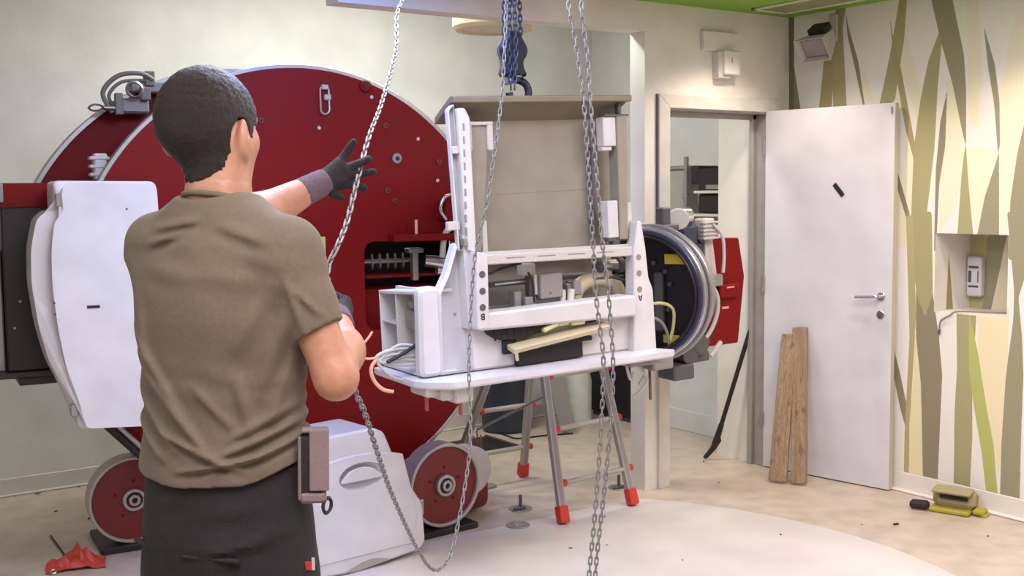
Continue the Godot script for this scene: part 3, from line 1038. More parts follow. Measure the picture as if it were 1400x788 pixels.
	bb(st, c + Vector3(-1.56, -0.285, -0.08), c + Vector3(-1.325, 0.22, 0.06), 0.006)
	obj("counterweight_face", st, M.grey, t)
	st = mb()
	bb(st, c + Vector3(-1.56, -0.31, -0.1), c + Vector3(-1.12, -0.285, 0.12), 0.004)
	bb(st, c + Vector3(-1.28, -0.345, -0.1), c + Vector3(-1.12, -0.31, 0.1), 0.004)
	obj("weight_tray", st, M.iron, t)
	# white side cover, bulging to the left, with two grey pockets
	var face := poly([-1.137, 0.463, -1.135, 0.507, -0.736, 0.502, -0.732, 0.44, -0.715, -0.535, -1.075, -0.514, -1.090, -0.467, -1.112, -0.389, -1.180, -0.233, -1.214, -0.083, -1.234, 0.094, -1.230, 0.239, -1.204, 0.354, -1.165, 0.386, -1.137, 0.39])
	var front := poly([-1.112, 0.463, -1.10, 0.497, -0.744, 0.493, -0.740, 0.44, -0.724, -0.526, -1.055, -0.505, -1.066, -0.46, -1.078, -0.40, -1.125, -0.24, -1.148, -0.087, -1.162, 0.09, -1.160, 0.23, -1.144, 0.34, -1.122, 0.368, -1.108, 0.385])
	st = mb()
	face = rounded(face, 0.04, 4)
	front = rounded(front, 0.04, 4)
	prism(st, face, 0.08, 0.30, 0.0, at)
	loft(st, face, 0.30, front, 0.35, at)
	var cov := obj("side_cover", st, M.cover, t)
	st = mb()
	bb(st, c + Vector3(-1.134, 0.40, 0.30), c + Vector3(-1.100, 0.455, 0.340), 0.004)
	obj("pocket", st, M.grey, cov)
	st = mb()
	bb(st, c + Vector3(-1.112, -0.455, 0.30), c + Vector3(-1.082, -0.405, 0.335), 0.004)
	obj("pocket", st, M.grey, cov)
	st = mb()
	bb(st, c + Vector3(-1.035, -0.012, 0.349), c + Vector3(-0.985, 0.0, 0.3515), 0.0)
	obj("vent_slot", st, M.black, cov)
	st = mb()
	for h in [[-1.158, 0.017], [-1.157, -0.028], [-0.865, 0.389], [-0.80, -0.3]]:
		disc(st, 0.005, 0.34, 0.351, 8, Transform3D(Basis.IDENTITY, c + Vector3(h[0], h[1], 0)), 0.0005)
	obj("screw_hole", st, M.grey_dark, cov)
	# lower left strut
	st = mb()
	tube(st, [c + Vector3(-0.96, -0.52, 0.05), c + Vector3(-0.76, -0.74, 0.05)], 0.024, 8)
	obj("strut", st, M.iron, t)
	st = mb()
	tube(st, [c + Vector3(-0.9, -0.55, 0.08), c + Vector3(-0.76, -0.705, 0.08)], 0.012, 8)
	obj("strut_pipe", st, M.steel, t)

func roller(label: String, x: float, z: float, r: float, motor: bool) -> void:
	# stands in the drum's frame; the wheel's axis is parallel to the drum's
	var b := Basis(Vector3.UP, facing(28.6))
	var t := thing("drive_roller", label, "roller", hd(-0.987, 0, 5.35) + b * Vector3(x, 0, z), facing(38.0 if motor else 28.6), "red drive rollers under the drum")
	var cy := r + 0.03
	var at := Transform3D(Basis.IDENTITY, Vector3(0, cy, 0))
	var st := mb()
	disc(st, r - 0.012, -0.05, 0.012, 56, at, 0.006)
	obj("wheel", st, M.red_wheel, t)
	st = mb()
	ring(st, r - 0.016, r, -0.075, 0.03, 56, at)
	obj("tyre", st, M.alu, t)
	st = mb()
	ring(st, 0.036, 0.054, 0.0, 0.035, 32, at)
	ring(st, 0.012, 0.028, 0.0, 0.045, 24, at)
	obj("hub", st, M.steel, t)
	for k in 5:
		var an := TAU * k / 5.0 + 0.3
		bolt(t, "wheel_bolt", Vector3(cos(an) * 0.088, cy + sin(an) * 0.088, 0.012), 0.008, M.red)
	if motor:
		st = mb()
		disc(st, 0.125, -0.16, -0.05, 40, Transform3D(Basis.IDENTITY, Vector3(0.215, cy + 0.02, 0)), 0.01)
		obj("gear_cover", st, M.white_dull, t)
		st = mb()
		prism(st, rounded(poly([0.08, 0.02, 0.40, 0.02, 0.40, 0.25, 0.32, 0.33, 0.08, 0.33]), 0.05), -0.34, -0.16, 0.01)
		obj("motor_housing", st, M.red_wheel, t)
		st = mb()
		bb(st, Vector3(0.38, 0.085, -0.28), Vector3(0.50, 0.105, -0.22), 0.004)
		obj("foot_bolt", st, M.grey, t)
	st = mb()
	bb(st, Vector3(-0.16, 0, -0.30), Vector3(0.17, 0.03, 0.06), 0.005)
	bb(st, Vector3(-0.03, 0, -0.14), Vector3(0.03, cy + 0.03, -0.08), 0.004)
	obj("base_plate", st, M.iron, t)
	if motor:
		st = mb()
		bb(st, Vector3(-0.225, cy - 0.06, -0.02), Vector3(-0.16, cy - 0.035, 0.06), 0.003)
		bb(st, Vector3(-0.175, cy - 0.11, -0.02), Vector3(-0.15, cy - 0.035, 0.06), 0.003)
		obj("stop_bracket", st, M.alu, t)

func floor_cover() -> void:
	var t := thing("machine_cover", "white plastic machine cover with grip recess standing on the floor beside the man", "cover", hd(-0.598, 0, 4.871), facing(40))
	var st := mb()
	var p := rounded(poly([-0.52, 0.03, -0.114, 0.0, 0.219, 0.03, 0.25, 0.06, 0.237, 0.24, 0.112, 0.425, 0.036, 0.600, -0.02, 0.628, -0.50, 0.615]), 0.02, 3)
	prism(st, p, -0.28, 0.0, 0.010)
	# the raised front face leaves a step along its arched top
	var arch := []
	for k in 13:
		var u := k / 12.0
		arch.append_array([lerpf(0.13, -0.46, u), 0.40 + 0.125 * sin(PI * (0.25 + 0.62 * u))])
	var sf := mb()
	prism(sf, poly([-0.46, 0.07, 0.19, 0.07, 0.20, 0.22] + arch), -0.02, 0.007, 0.006)
	# shell and face joined, the grip scooped out of them
	var shell := CSGCombiner3D.new()
	shell.name = "shell"
	t.add_child(shell)
	for m in [st, sf]:
		m.generate_normals()
		var part := CSGMesh3D.new()
		part.mesh = m.commit()
		part.material = M.cover
		part.name = "moulding"
		shell.add_child(part, true)
	var scoop := CSGSphere3D.new()
	scoop.name = "scoop"
	scoop.radius = 1.0
	scoop.radial_segments = 40
	scoop.rings = 20
	scoop.material = M.cover
	scoop.operation = CSGShape3D.OPERATION_SUBTRACTION
	scoop.transform = Transform3D(Basis.from_scale(Vector3(0.118, 0.062, 0.05)), Vector3(-0.088, 0.425, 0.012))
	shell.add_child(scoop)
	st = mb()
	prism(st, rounded(poly([-0.20, 0.405, 0.026, 0.405, -0.03, 0.455, -0.088, 0.466, -0.15, 0.455]), 0.02, 3), -0.006, 0.006, 0.003)
	obj("grip_flap", st, M.cover, t)
	st = mb()
	var v := []
	for k in 13:
		var u := k / 12.0
		v.append_array([lerpf(0.06, -0.18, u), 0.022 + 0.028 * sin(PI * u) - 0.01 * u])
	prism(st, poly(v), -0.01, 0.004, 0.0)
	obj("foot_pad", st, mat(rgb(158, 152, 148), 0.6), t)

func beam_head() -> void:
	# hangs from the hoist, rolled a little; x right, y up, z towards the viewer; the origin is the middle of its front
	var t := thing("beam_head", "white machine head with beige back panel hanging on chains over a stepladder", "machine", hd(0.139, 1.132, 4.75), facing(30))
	t.rotation.z = deg_to_rad(2.2)
	var st := mb()
	prism(st, poly([-0.30, 0.83, 0.485, 0.835, 0.485, 0.235, -0.26, 0.24]), -0.17, -0.15, 0.0)
	obj("back_panel", st, M.beige, t)
	st = mb()
	bb(st, Vector3(-0.20, 0.515, -0.151), Vector3(0.47, 0.548, -0.1485), 0.001)
	obj("shade_band", st, M.beige, t)  # raised band added for a streak of shade and reflection across the panel
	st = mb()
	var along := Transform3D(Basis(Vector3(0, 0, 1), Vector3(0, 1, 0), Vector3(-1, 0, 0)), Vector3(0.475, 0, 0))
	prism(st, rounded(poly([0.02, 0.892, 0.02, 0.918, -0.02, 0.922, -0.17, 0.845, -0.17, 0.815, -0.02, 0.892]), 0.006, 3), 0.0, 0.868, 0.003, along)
	obj("top_lip", st, M.beige_dark, t)  # darker beige puts the shade of the underside into the lip's colour
	# left column of ribbed plastic
	st = mb()
	prism(st, rounded(poly([-0.422, 0.865, -0.398, 0.885, -0.392, 0.885, -0.37, 0.30, -0.403, 0.30]), 0.008, 2), -0.015, 0.015, 0.004)
	prism(st, rounded(poly([-0.388, 0.87, -0.355, 0.87, -0.334, 0.83, -0.332, 0.29, -0.375, 0.30]), 0.008, 2), -0.015, 0.035, 0.005)
	var cl := obj("left_column", st, M.white, t)
	st = mb()
	for k in 9:
		bb(st, Vector3(-0.376 - 0.0012 * k + 0.006, 0.78 - 0.052 * k, 0.03), Vector3(-0.368 - 0.0012 * k + 0.006, 0.81 - 0.052 * k, 0.0362), 0.0)
	obj("rib_slot", st, M.grey, cl)
	st = mb()
	bb(st, Vector3(-0.415, 0.69, 0.0), Vector3(-0.365, 0.72, 0.022), 0.003)
	obj("clip", st, M.white_dull, cl)
	st = mb()
	bb(st, Vector3(-0.445, 0.385, -0.015), Vector3(-0.39, 0.42, 0.012), 0.003)
	obj("clip", st, M.white_dull, cl)
	st = mb()
	bb(st, Vector3(-0.392, 0.32, 0.0), Vector3(-0.375, 0.35, 0.042), 0.002)
	obj("clip", st, M.grey, cl)
	st = mb()
	prism(st, poly([-0.32, 0.825, -0.215, 0.81, -0.235, 0.60, -0.275, 0.285, -0.325, 0.288]), -0.10, -0.03, 0.003)
	obj("left_liner", st, M.beige, t)
	st = mb()
	bb(st, Vector3(-0.228, 0.70, -0.06), Vector3(-0.200, 0.808, -0.02), 0.004)
	bb(st, Vector3(-0.335, 0.70, -0.03), Vector3(-0.31, 0.815, 0.0), 0.003)
	bb(st, Vector3(-0.33, 0.803, -0.07), Vector3(-0.20, 0.817, -0.018), 0.003)
	obj("upper_bracket", st, M.white_dull, t)
	st = mb()
	bb(st, Vector3(-0.268, 0.275, -0.07), Vector3(-0.243, 0.415, -0.03), 0.004)
	obj("lower_bracket", st, M.white_dull, t)
	# right column
	st = mb()
	prism(st, poly([0.408, 0.828, 0.462, 0.832, 0.448, 0.288, 0.405, 0.292]), -0.07, 0.0, 0.004)
	obj("right_bar", st, M.beige, t)
	st = mb()
	bb(st, Vector3(0.343, 0.70, -0.07), Vector3(0.41, 0.828, -0.012), 0.004)
	bb(st, Vector3(0.34, 0.682, -0.06), Vector3(0.39, 0.70, -0.02), 0.003)
	obj("upper_bracket", st, M.white, t)
	st = mb()
	bb(st, Vector3(0.349, 0.30, -0.07), Vector3(0.404, 0.463, -0.008), 0.004)
	bb(st, Vector3(0.448, 0.30, -0.07), Vector3(0.486, 0.45, -0.02), 0.004)
	obj("lower_bracket", st, M.white, t)
	st = mb()
	bb(st, Vector3(0.345, 0.828, -0.065), Vector3(0.475, 0.838, -0.005), 0.002)
	bb(st, Vector3(0.35, 0.285, -0.06), Vector3(0.47, 0.298, -0.01), 0.002)
	bb(st, Vector3(0.43, 0.84, -0.05), Vector3(0.448, 0.90, -0.02), 0.003)
	bb(st, Vector3(0.375, 0.235, -0.05), Vector3(0.41, 0.29, -0.01), 0.004)
	bb(st, Vector3(0.335, 0.31, -0.14), Vector3(0.345, 0.7, -0.10), 0.002)
	obj("hinge_pin", st, M.grey_dark, t)
	# right plate; grey discs colour in the shade of its holes
	st = mb()
	prism(st, rounded(poly([0.470, 0.37, 0.488, 0.37, 0.508, 0.245, 0.519, 0.114, 0.541, 0.063, 0.552, -0.245, 0.425, -0.236, 0.444, 0.24]), 0.01, 3), -0.02, 0.045, 0.005)
	var rp := obj("right_plate", st, M.white, t)
	for h in [0.210, 0.139, 0.068]:
		st = mb()
		disc(st, 0.014, 0.04, 0.0462, 18, Transform3D(Basis.IDENTITY, Vector3(0.466, h, 0)), 0.0005)
		obj("hole", st, M.grey, rp)
	# rails
	st = mb()
	bb(st, Vector3(-0.305, 0.224, -0.02), Vector3(0.458, 0.265, 0.03), 0.004, Transform3D(Basis(Vector3.BACK, -0.025), Vector3(0, 0.004, 0)))
	bb(st, Vector3(-0.30, 0.262, -0.03), Vector3(0.45, 0.275, 0.0), 0.002, Transform3D(Basis(Vector3.BACK, -0.025), Vector3(0, 0.004, 0)))
	var r1 := obj("upper_rail", st, M.white_dull, t)
	st = mb()
	for k in 4:
		bb(st, Vector3(-0.20 + 0.15 * k, 0.246, 0.029), Vector3(-0.11 + 0.15 * k, 0.250, 0.0312), 0.0, Transform3D(Basis(Vector3.BACK, -0.025), Vector3(0, 0.004, 0)))
	obj("rail_slot", st, M.grey, r1)
	st = mb()
	prism(st, rounded(poly([-0.36, 0.042, 0.43, 0.048, 0.43, -0.046, -0.36, -0.026]), 0.02, 3), -0.03, 0.07, 0.009)
	obj("lower_rail", st, M.white, t)
	# left flange; dark discs stand in for the shade inside holes
	st = mb()
	prism(st, rounded(poly([-0.360, 0.30, -0.303, 0.28, -0.312, -0.02, -0.366, -0.02]), 0.008, 2), 0.0, 0.074, 0.004)
	var lf := obj("left_flange", st, M.white, t)
	for h in [[-0.334, 0.203], [-0.336, 0.135], [-0.339, 0.069]]:
		st = mb()
		disc(st, 0.0145, 0.07, 0.0752, 18, Transform3D(Basis.IDENTITY, Vector3(h[0], h[1], 0)), 0.0005)
		obj("hole", st, M.grey_dark, lf)
	# the letters stand on their heads
	for l in [["B", Vector3(-0.340, 0.032, 0.0745), lf], ["A", Vector3(0.469, 0.030, 0.0455), rp]]:
		var tm := TextMesh.new()
		tm.text = l[0]
		var f := SystemFont.new()
		f.font_names = PackedStringArray(["Droid Sans"])
		f.font_weight = 700
		tm.font = f
		tm.font_size = 48
		tm.pixel_size = 0.00075
		tm.depth = 0.001
		tm.material = M.black
		var o := MeshInstance3D.new()
		o.mesh = tm
		o.material_override = M.black
		o.name = "letter"
		l[2].add_child(o, true)
		o.position = l[1]
		o.rotation.z = PI
	# the flared lower left shoulder and the lower front
	st = mb()
	prism(st, rounded(poly([-0.497, 0.14, -0.455, 0.21, -0.41, 0.33, -0.35, 0.33, -0.345, -0.2, -0.507, -0.2]), 0.015, 3), -0.05, 0.0, 0.012)
	obj("shoulder", st, M.cover, t)
	st = mb()
	prism(st, poly([-0.385, 0.36, -0.352, 0.36, -0.352, -0.02, -0.375, -0.02]), -0.05, 0.02, 0.004)
	obj("shoulder_rib", st, M.white, t)
	st = mb()
	bolt(t, "shoulder_screw", Vector3(-0.43, 0.045, 0.0), 0.008, M.grey)
	prism(st, rounded(poly([-0.36, 0.0, 0.47, 0.0, 0.475, -0.207, -0.36, -0.2]), 0.02, 3), -0.06, 0.0, 0.01)
	obj("lower_front", st, M.white, t)
	# inside the middle opening
	st = mb()
	bb(st, Vector3(-0.34, 0.0, -0.26), Vector3(0.52, 0.25, -0.24), 0.0)
	bb(st, Vector3(-0.34, 0.0, -0.24), Vector3(0.52, 0.03, -0.02), 0.0)
	obj("chamber", st, M.beige, t)
	st = mb()
	bb(st, Vector3(0.002, 0.062, -0.11), Vector3(0.115, 0.168, -0.03), 0.004)
	var dr := obj("drive_box", st, M.grey, t)
	st = mb()
	disc(st, 0.005, -0.03, -0.0285, 10, Transform3D(Basis.IDENTITY, Vector3(0.05, 0.085, 0)), 0.0005)
	bb(st, Vector3(-0.035, 0.06, -0.10), Vector3(0.0, 0.16, -0.06), 0.003)
	obj("drive_fitting", st, M.grey_dark, dr)
	st = mb()
	bb(st, Vector3(-0.06, 0.165, -0.12), Vector3(0.005, 0.215, -0.07), 0.004)
	bb(st, Vector3(-0.015, 0.08, -0.1), Vector3(0.0, 0.17, -0.05), 0.002)
	obj("sensor_block", st, M.white_dull, t)
	st = mb()
	bb(st, Vector3(-0.20, 0.125, -0.14), Vector3(-0.02, 0.15, -0.10), 0.003)
	obj("guide_rail", st, M.grey_dark, t)
	st = mb()
	bb(st, Vector3(0.11, 0.125, -0.15), Vector3(0.33, 0.14, -0.12), 0.003)
	obj("guide_rail", st, M.grey_dark, t)
	st = mb()
	tube(st, [Vector3(-0.19, 0.137, -0.09), Vector3(0.0, 0.14, -0.09)], 0.006, 8)
	tube(st, [Vector3(0.11, 0.155, -0.10), Vector3(0.36, 0.145, -0.10)], 0.006, 8)
	obj("lead_screw", st, M.steel, t)
	st = mb()
	bb(st, Vector3(-0.105, 0.03, -0.12), Vector3(-0.07, 0.10, -0.07), 0.003)
	obj("slide_block", st, M.grey, t)
	st = mb()
	bb(st, Vector3(-0.065, 0.03, -0.12), Vector3(-0.01, 0.075, -0.05), 0.003)
	obj("slide_block", st, M.grey, t)
	st = mb()
	bb(st, Vector3(0.17, 0.035, -0.14), Vector3(0.25, 0.11, -0.08), 0.004)
	bb(st, Vector3(0.19, 0.06, -0.13), Vector3(0.23, 0.12, -0.06), 0.003)
	obj("slide_block", st, M.grey, t)
	st = mb()
	tube(st, [Vector3(0.12, 0.03, -0.05), Vector3(0.135, 0.085, -0.07)], 0.016, 10)
	tube(st, [Vector3(0.155, 0.03, -0.04), Vector3(0.175, 0.085, -0.06)], 0.016, 10)
	obj("roller_pin", st, M.white_dull, t)
	st = mb()
	tube(st, [Vector3(0.36, 0.175, -0.10), Vector3(0.455, 0.170, -0.10)], 0.028, 16)
	obj("motor", st, M.chrome, t)
	st = mb()
	tube(st, [Vector3(0.45, 0.17, -0.10), Vector3(0.475, 0.17, -0.10)], 0.036, 16)
	tube(st, [Vector3(0.335, 0.175, -0.10), Vector3(0.362, 0.175, -0.10)], 0.032, 16)
	bb(st, Vector3(0.30, 0.118, -0.12), Vector3(0.46, 0.128, -0.06), 0.002)
	obj("motor_mount", st, M.grey_dark, t)
	st = mb()
	tube(st, smooth_path([Vector3(0.21, 0.03, -0.10), Vector3(0.24, 0.09, -0.10), Vector3(0.32, 0.115, -0.10), Vector3(0.42, 0.095, -0.10), Vector3(0.46, 0.03, -0.10)], 5), 0.035, 12)
	obj("ivory_duct", st, M.ivory, t)
	st = mb()
	tube(st, smooth_path([Vector3(-0.29, 0.215, -0.03), Vector3(-0.25, 0.195, -0.02), Vector3(-0.18, 0.21, -0.03), Vector3(-0.08, 0.222, -0.05)], 6), 0.006, 8)
	tube(st, smooth_path([Vector3(0.40, 0.12, -0.05), Vector3(0.45, 0.095, -0.03), Vector3(0.47, 0.03, -0.03)], 6), 0.006, 8)
	tube(st, smooth_path([Vector3(-0.04, 0.18, -0.06), Vector3(-0.03, 0.14, -0.045), Vector3(-0.02, 0.05, -0.05)], 6), 0.005, 8)
	obj("cable", st, M.cable_black, t)
	# in the lower opening: black bellows, black box, bent flap, loose plugs
	st = mb()
	prism(st, rounded(poly([-0.305, -0.022, 0.0, -0.026, 0.0, -0.062, -0.13, -0.088, -0.24, -0.082, -0.29, -0.055]), 0.012, 2), 0.0, 0.035, 0.006)
	for k in 8:
		bb(st, Vector3(-0.27 + 0.032 * k, -0.08 + 0.002 * k, 0.03), Vector3(-0.262 + 0.032 * k, -0.03, 0.038), 0.001)
	obj("bellows", st, M.rubber, t)
	st = mb()
	bb(st, Vector3(-0.16, -0.2, -0.01), Vector3(0.17, -0.125, 0.025), 0.004)
	bb(st, Vector3(-0.22, -0.145, 0.0), Vector3(-0.155, -0.085, 0.02), 0.004)
	bb(st, Vector3(-0.10, -0.13, 0.01), Vector3(0.21, -0.11, 0.04), 0.003)
	obj("black_tray", st, M.black, t)
	st = mb()
	var tilt := Transform3D(Basis(Vector3.BACK, 0.10), Vector3(0.08, -0.092, 0.045))
	bb(st, Vector3(-0.285, -0.012, -0.03), Vector3(0.20, 0.010, 0.03), 0.003, tilt * Transform3D(Basis(Vector3.RIGHT, 0.25), Vector3.ZERO))
	bb(st, Vector3(-0.28, -0.05, 0.02), Vector3(-0.265, 0.0, 0.03), 0.003, tilt)
	obj("bent_flap", st, M.ivory, t)
	st = mb()
	bb(st, Vector3(-0.06, -0.055, 0.02), Vector3(0.02, -0.035, 0.06), 0.006, Transform3D(Basis(Vector3.BACK, 0.3), Vector3(0.0, 0.0, 0.0)))
	bb(st, Vector3(0.03, -0.05, 0.02), Vector3(0.09, -0.03, 0.055), 0.008)
	bb(st, Vector3(0.10, -0.055, 0.02), Vector3(0.17, -0.035, 0.055), 0.006)
	obj("loose_plug", st, M.cable_yellow, t)
	st = mb()
	bb(st, Vector3(0.17, -0.055, 0.01), Vector3(0.37, -0.035, 0.04), 0.004, Transform3D(Basis(Vector3.BACK, 0.10), Vector3(0.0, -0.02, 0)))
	obj("black_strip", st, M.black, t)
	# base tray and the stepped moulding below it
	st = mb()
	var flat := Transform3D(Basis(Vector3.RIGHT, PI / 2), Vector3(0, -0.215, 0))
	prism(st, rounded(poly([-0.625, -0.42, -0.63, 0.0, -0.60, 0.07, -0.52, 0.15, 0.56, 0.155, 0.585, 0.13, 0.53, 0.0, 0.53, -0.42]), 0.02, 3), -0.01, 0.02, 0.008, flat)
	obj("base_tray", st, M.cover, t)
	st = mb()
	bb(st, Vector3(-0.60, -0.27, -0.1), Vector3(-0.54, -0.225, 0.06), 0.008)
	bb(st, Vector3(-0.55, -0.285, -0.1), Vector3(-0.48, -0.225, 0.09), 0.008)
	bb(st, Vector3(-0.50, -0.30, -0.1), Vector3(-0.415, -0.228, 0.11), 0.008)
	obj("step_moulding", st, M.white_dull, t)
	st = mb()
	bb(st, Vector3(-0.585, -0.33, 0.0), Vector3(-0.575, -0.26, 0.02), 0.002)
	bb(st, Vector3(-0.455, -0.36, 0.04), Vector3(-0.445, -0.29, 0.06), 0.002)
	obj("hanging_tab", st, mat(rgb(176, 76, 66), 0.5), t)
	# open housing on the left
	st = mb()
	prism(st, rounded(poly([-0.582, 0.165, -0.49, 0.165, -0.49, -0.2, -0.592, -0.2]), 0.03, 4), -0.05, 0.0, 0.015)
	bb(st, Vector3(-0.578, 0.125, -0.415), Vector3(-0.42, 0.14, -0.02), 0.003, Transform3D(Basis(Vector3.RIGHT, -0.06), Vector3(0, 0.012, 0)))
	bb(st, Vector3(-0.578, -0.2, -0.415), Vector3(-0.42, -0.185, -0.02), 0.003)
	bb(st, Vector3(-0.578, -0.19, -0.42), Vector3(-0.42, 0.125, -0.41), 0.003)
	obj("housing", st, M.cover, t)
	st = mb()
	bb(st, Vector3(-0.50, -0.19, -0.415), Vector3(-0.48, 0.14, -0.03), 0.0)
	bb(st, Vector3(-0.574, -0.19, -0.262), Vector3(-0.49, 0.13, -0.252), 0.002)
	bb(st, Vector3(-0.572, -0.01, -0.415), Vector3(-0.49, 0.0, -0.255), 0.002)
	obj("housing_web", st, M.white_dull, t)
	st = mb()
	bb(st, Vector3(-0.55, 0.03, -0.13), Vector3(-0.50, 0.08, -0.07), 0.004)
	bb(st, Vector3(-0.545, -0.15, -0.09), Vector3(-0.50, -0.07, -0.05), 0.01)
	tube(st, smooth_path([Vector3(-0.55, 0.09, -0.09), Vector3(-0.56, 0.03, -0.07), Vector3(-0.56, -0.03, -0.085), Vector3(-0.56, -0.09, -0.07)], 5), 0.012, 8)
	obj("housing_gear", st, M.iron, t)
	st = mb()
	bb(st, Vector3(-0.55, -0.02, -0.22), Vector3(-0.5, 0.06, -0.14), 0.004)
	bb(st, Vector3(-0.56, 0.07, -0.16), Vector3(-0.5, 0.10, -0.10), 0.004)
	obj("housing_bracket", st, M.grey, t)
	var cab := [
		["cable", M.cable_grey, 0.008, [-0.57, -0.09, -0.08, -0.63, -0.085, -0.1, -0.70, -0.09, -0.1, -0.74, -0.11, -0.1, -0.70, -0.135, -0.1, -0.62, -0.13, -0.1, -0.56, -0.14, -0.08]],
		["cable", M.cable_grey, 0.007, [-0.56, -0.12, -0.08, -0.66, -0.105, -0.1, -0.735, -0.125, -0.1, -0.68, -0.19, -0.1, -0.62, -0.215, -0.1, -0.56, -0.205, -0.06]],
		["cable", M.cable_grey, 0.007, [-0.55, -0.15, -0.08, -0.64, -0.15, -0.1, -0.72, -0.12, -0.1, -0.64, -0.07, -0.1, -0.57, -0.08, -0.08]],
		["cable", M.peach, 0.008, [-0.735, -0.11, -0.1, -0.765, -0.15, -0.1, -0.755, -0.20, -0.1, -0.72, -0.24, -0.1, -0.675, -0.256, -0.1]],
		["cable", M.peach, 0.005, [-0.735, -0.11, -0.1, -0.79, -0.105, -0.1, -0.81, -0.07, -0.1, -0.77, -0.02, -0.09, -0.755, 0.0, -0.09]],
		["cable", M.cable_black, 0.008, [-0.70, -0.13, -0.085, -0.62, -0.10, -0.085, -0.56, -0.06, -0.06]]]
	for k in cab:
		st = mb()
		tube(st, smooth_path(v3s(k[3]), 5), k[2], 7)
		obj(k[0], st, k[1], t)
	# under the tray on the right
	st = mb()
	bb(st, Vector3(0.40, -0.275, -0.2), Vector3(0.60, -0.235, 0.05), 0.005)
	bb(st, Vector3(0.0, -0.255, -0.1), Vector3(0.35, -0.235, 0.0), 0.004)
	bb(st, Vector3(0.60, -0.33, -0.2), Vector3(0.72, -0.27, -0.05), 0.008)
	obj("under_bracket", st, M.grey, t)
	st = mb()
	bb(st, Vector3(0.605, -0.47, -0.1), Vector3(0.617, -0.27, -0.09), 0.002)
	obj("hanging_strap", st, M.grey_dark, t)
	st = mb()
	tube(st, smooth_path([Vector3(0.40, -0.27, 0.02), Vector3(0.405, -0.32, 0.03), Vector3(0.42, -0.33, 0.03), Vector3(0.425, -0.30, 0.03)], 5), 0.007, 7)
	obj("hook", st, M.white_dull, t)
	st = mb()
	tube(st, smooth_path([Vector3(0.47, -0.27, -0.02), Vector3(0.51, -0.31, -0.02), Vector3(0.54, -0.36, -0.02), Vector3(0.50, -0.40, -0.02), Vector3(0.455, -0.43, -0.02)], 5), 0.007, 7)
	tube(st, smooth_path([Vector3(0.50, -0.27, -0.03), Vector3(0.53, -0.33, -0.03), Vector3(0.49, -0.37, -0.02)], 5), 0.005, 7)
	obj("loose_wire", st, M.cable_grey, t)
	collimator_ring(t)

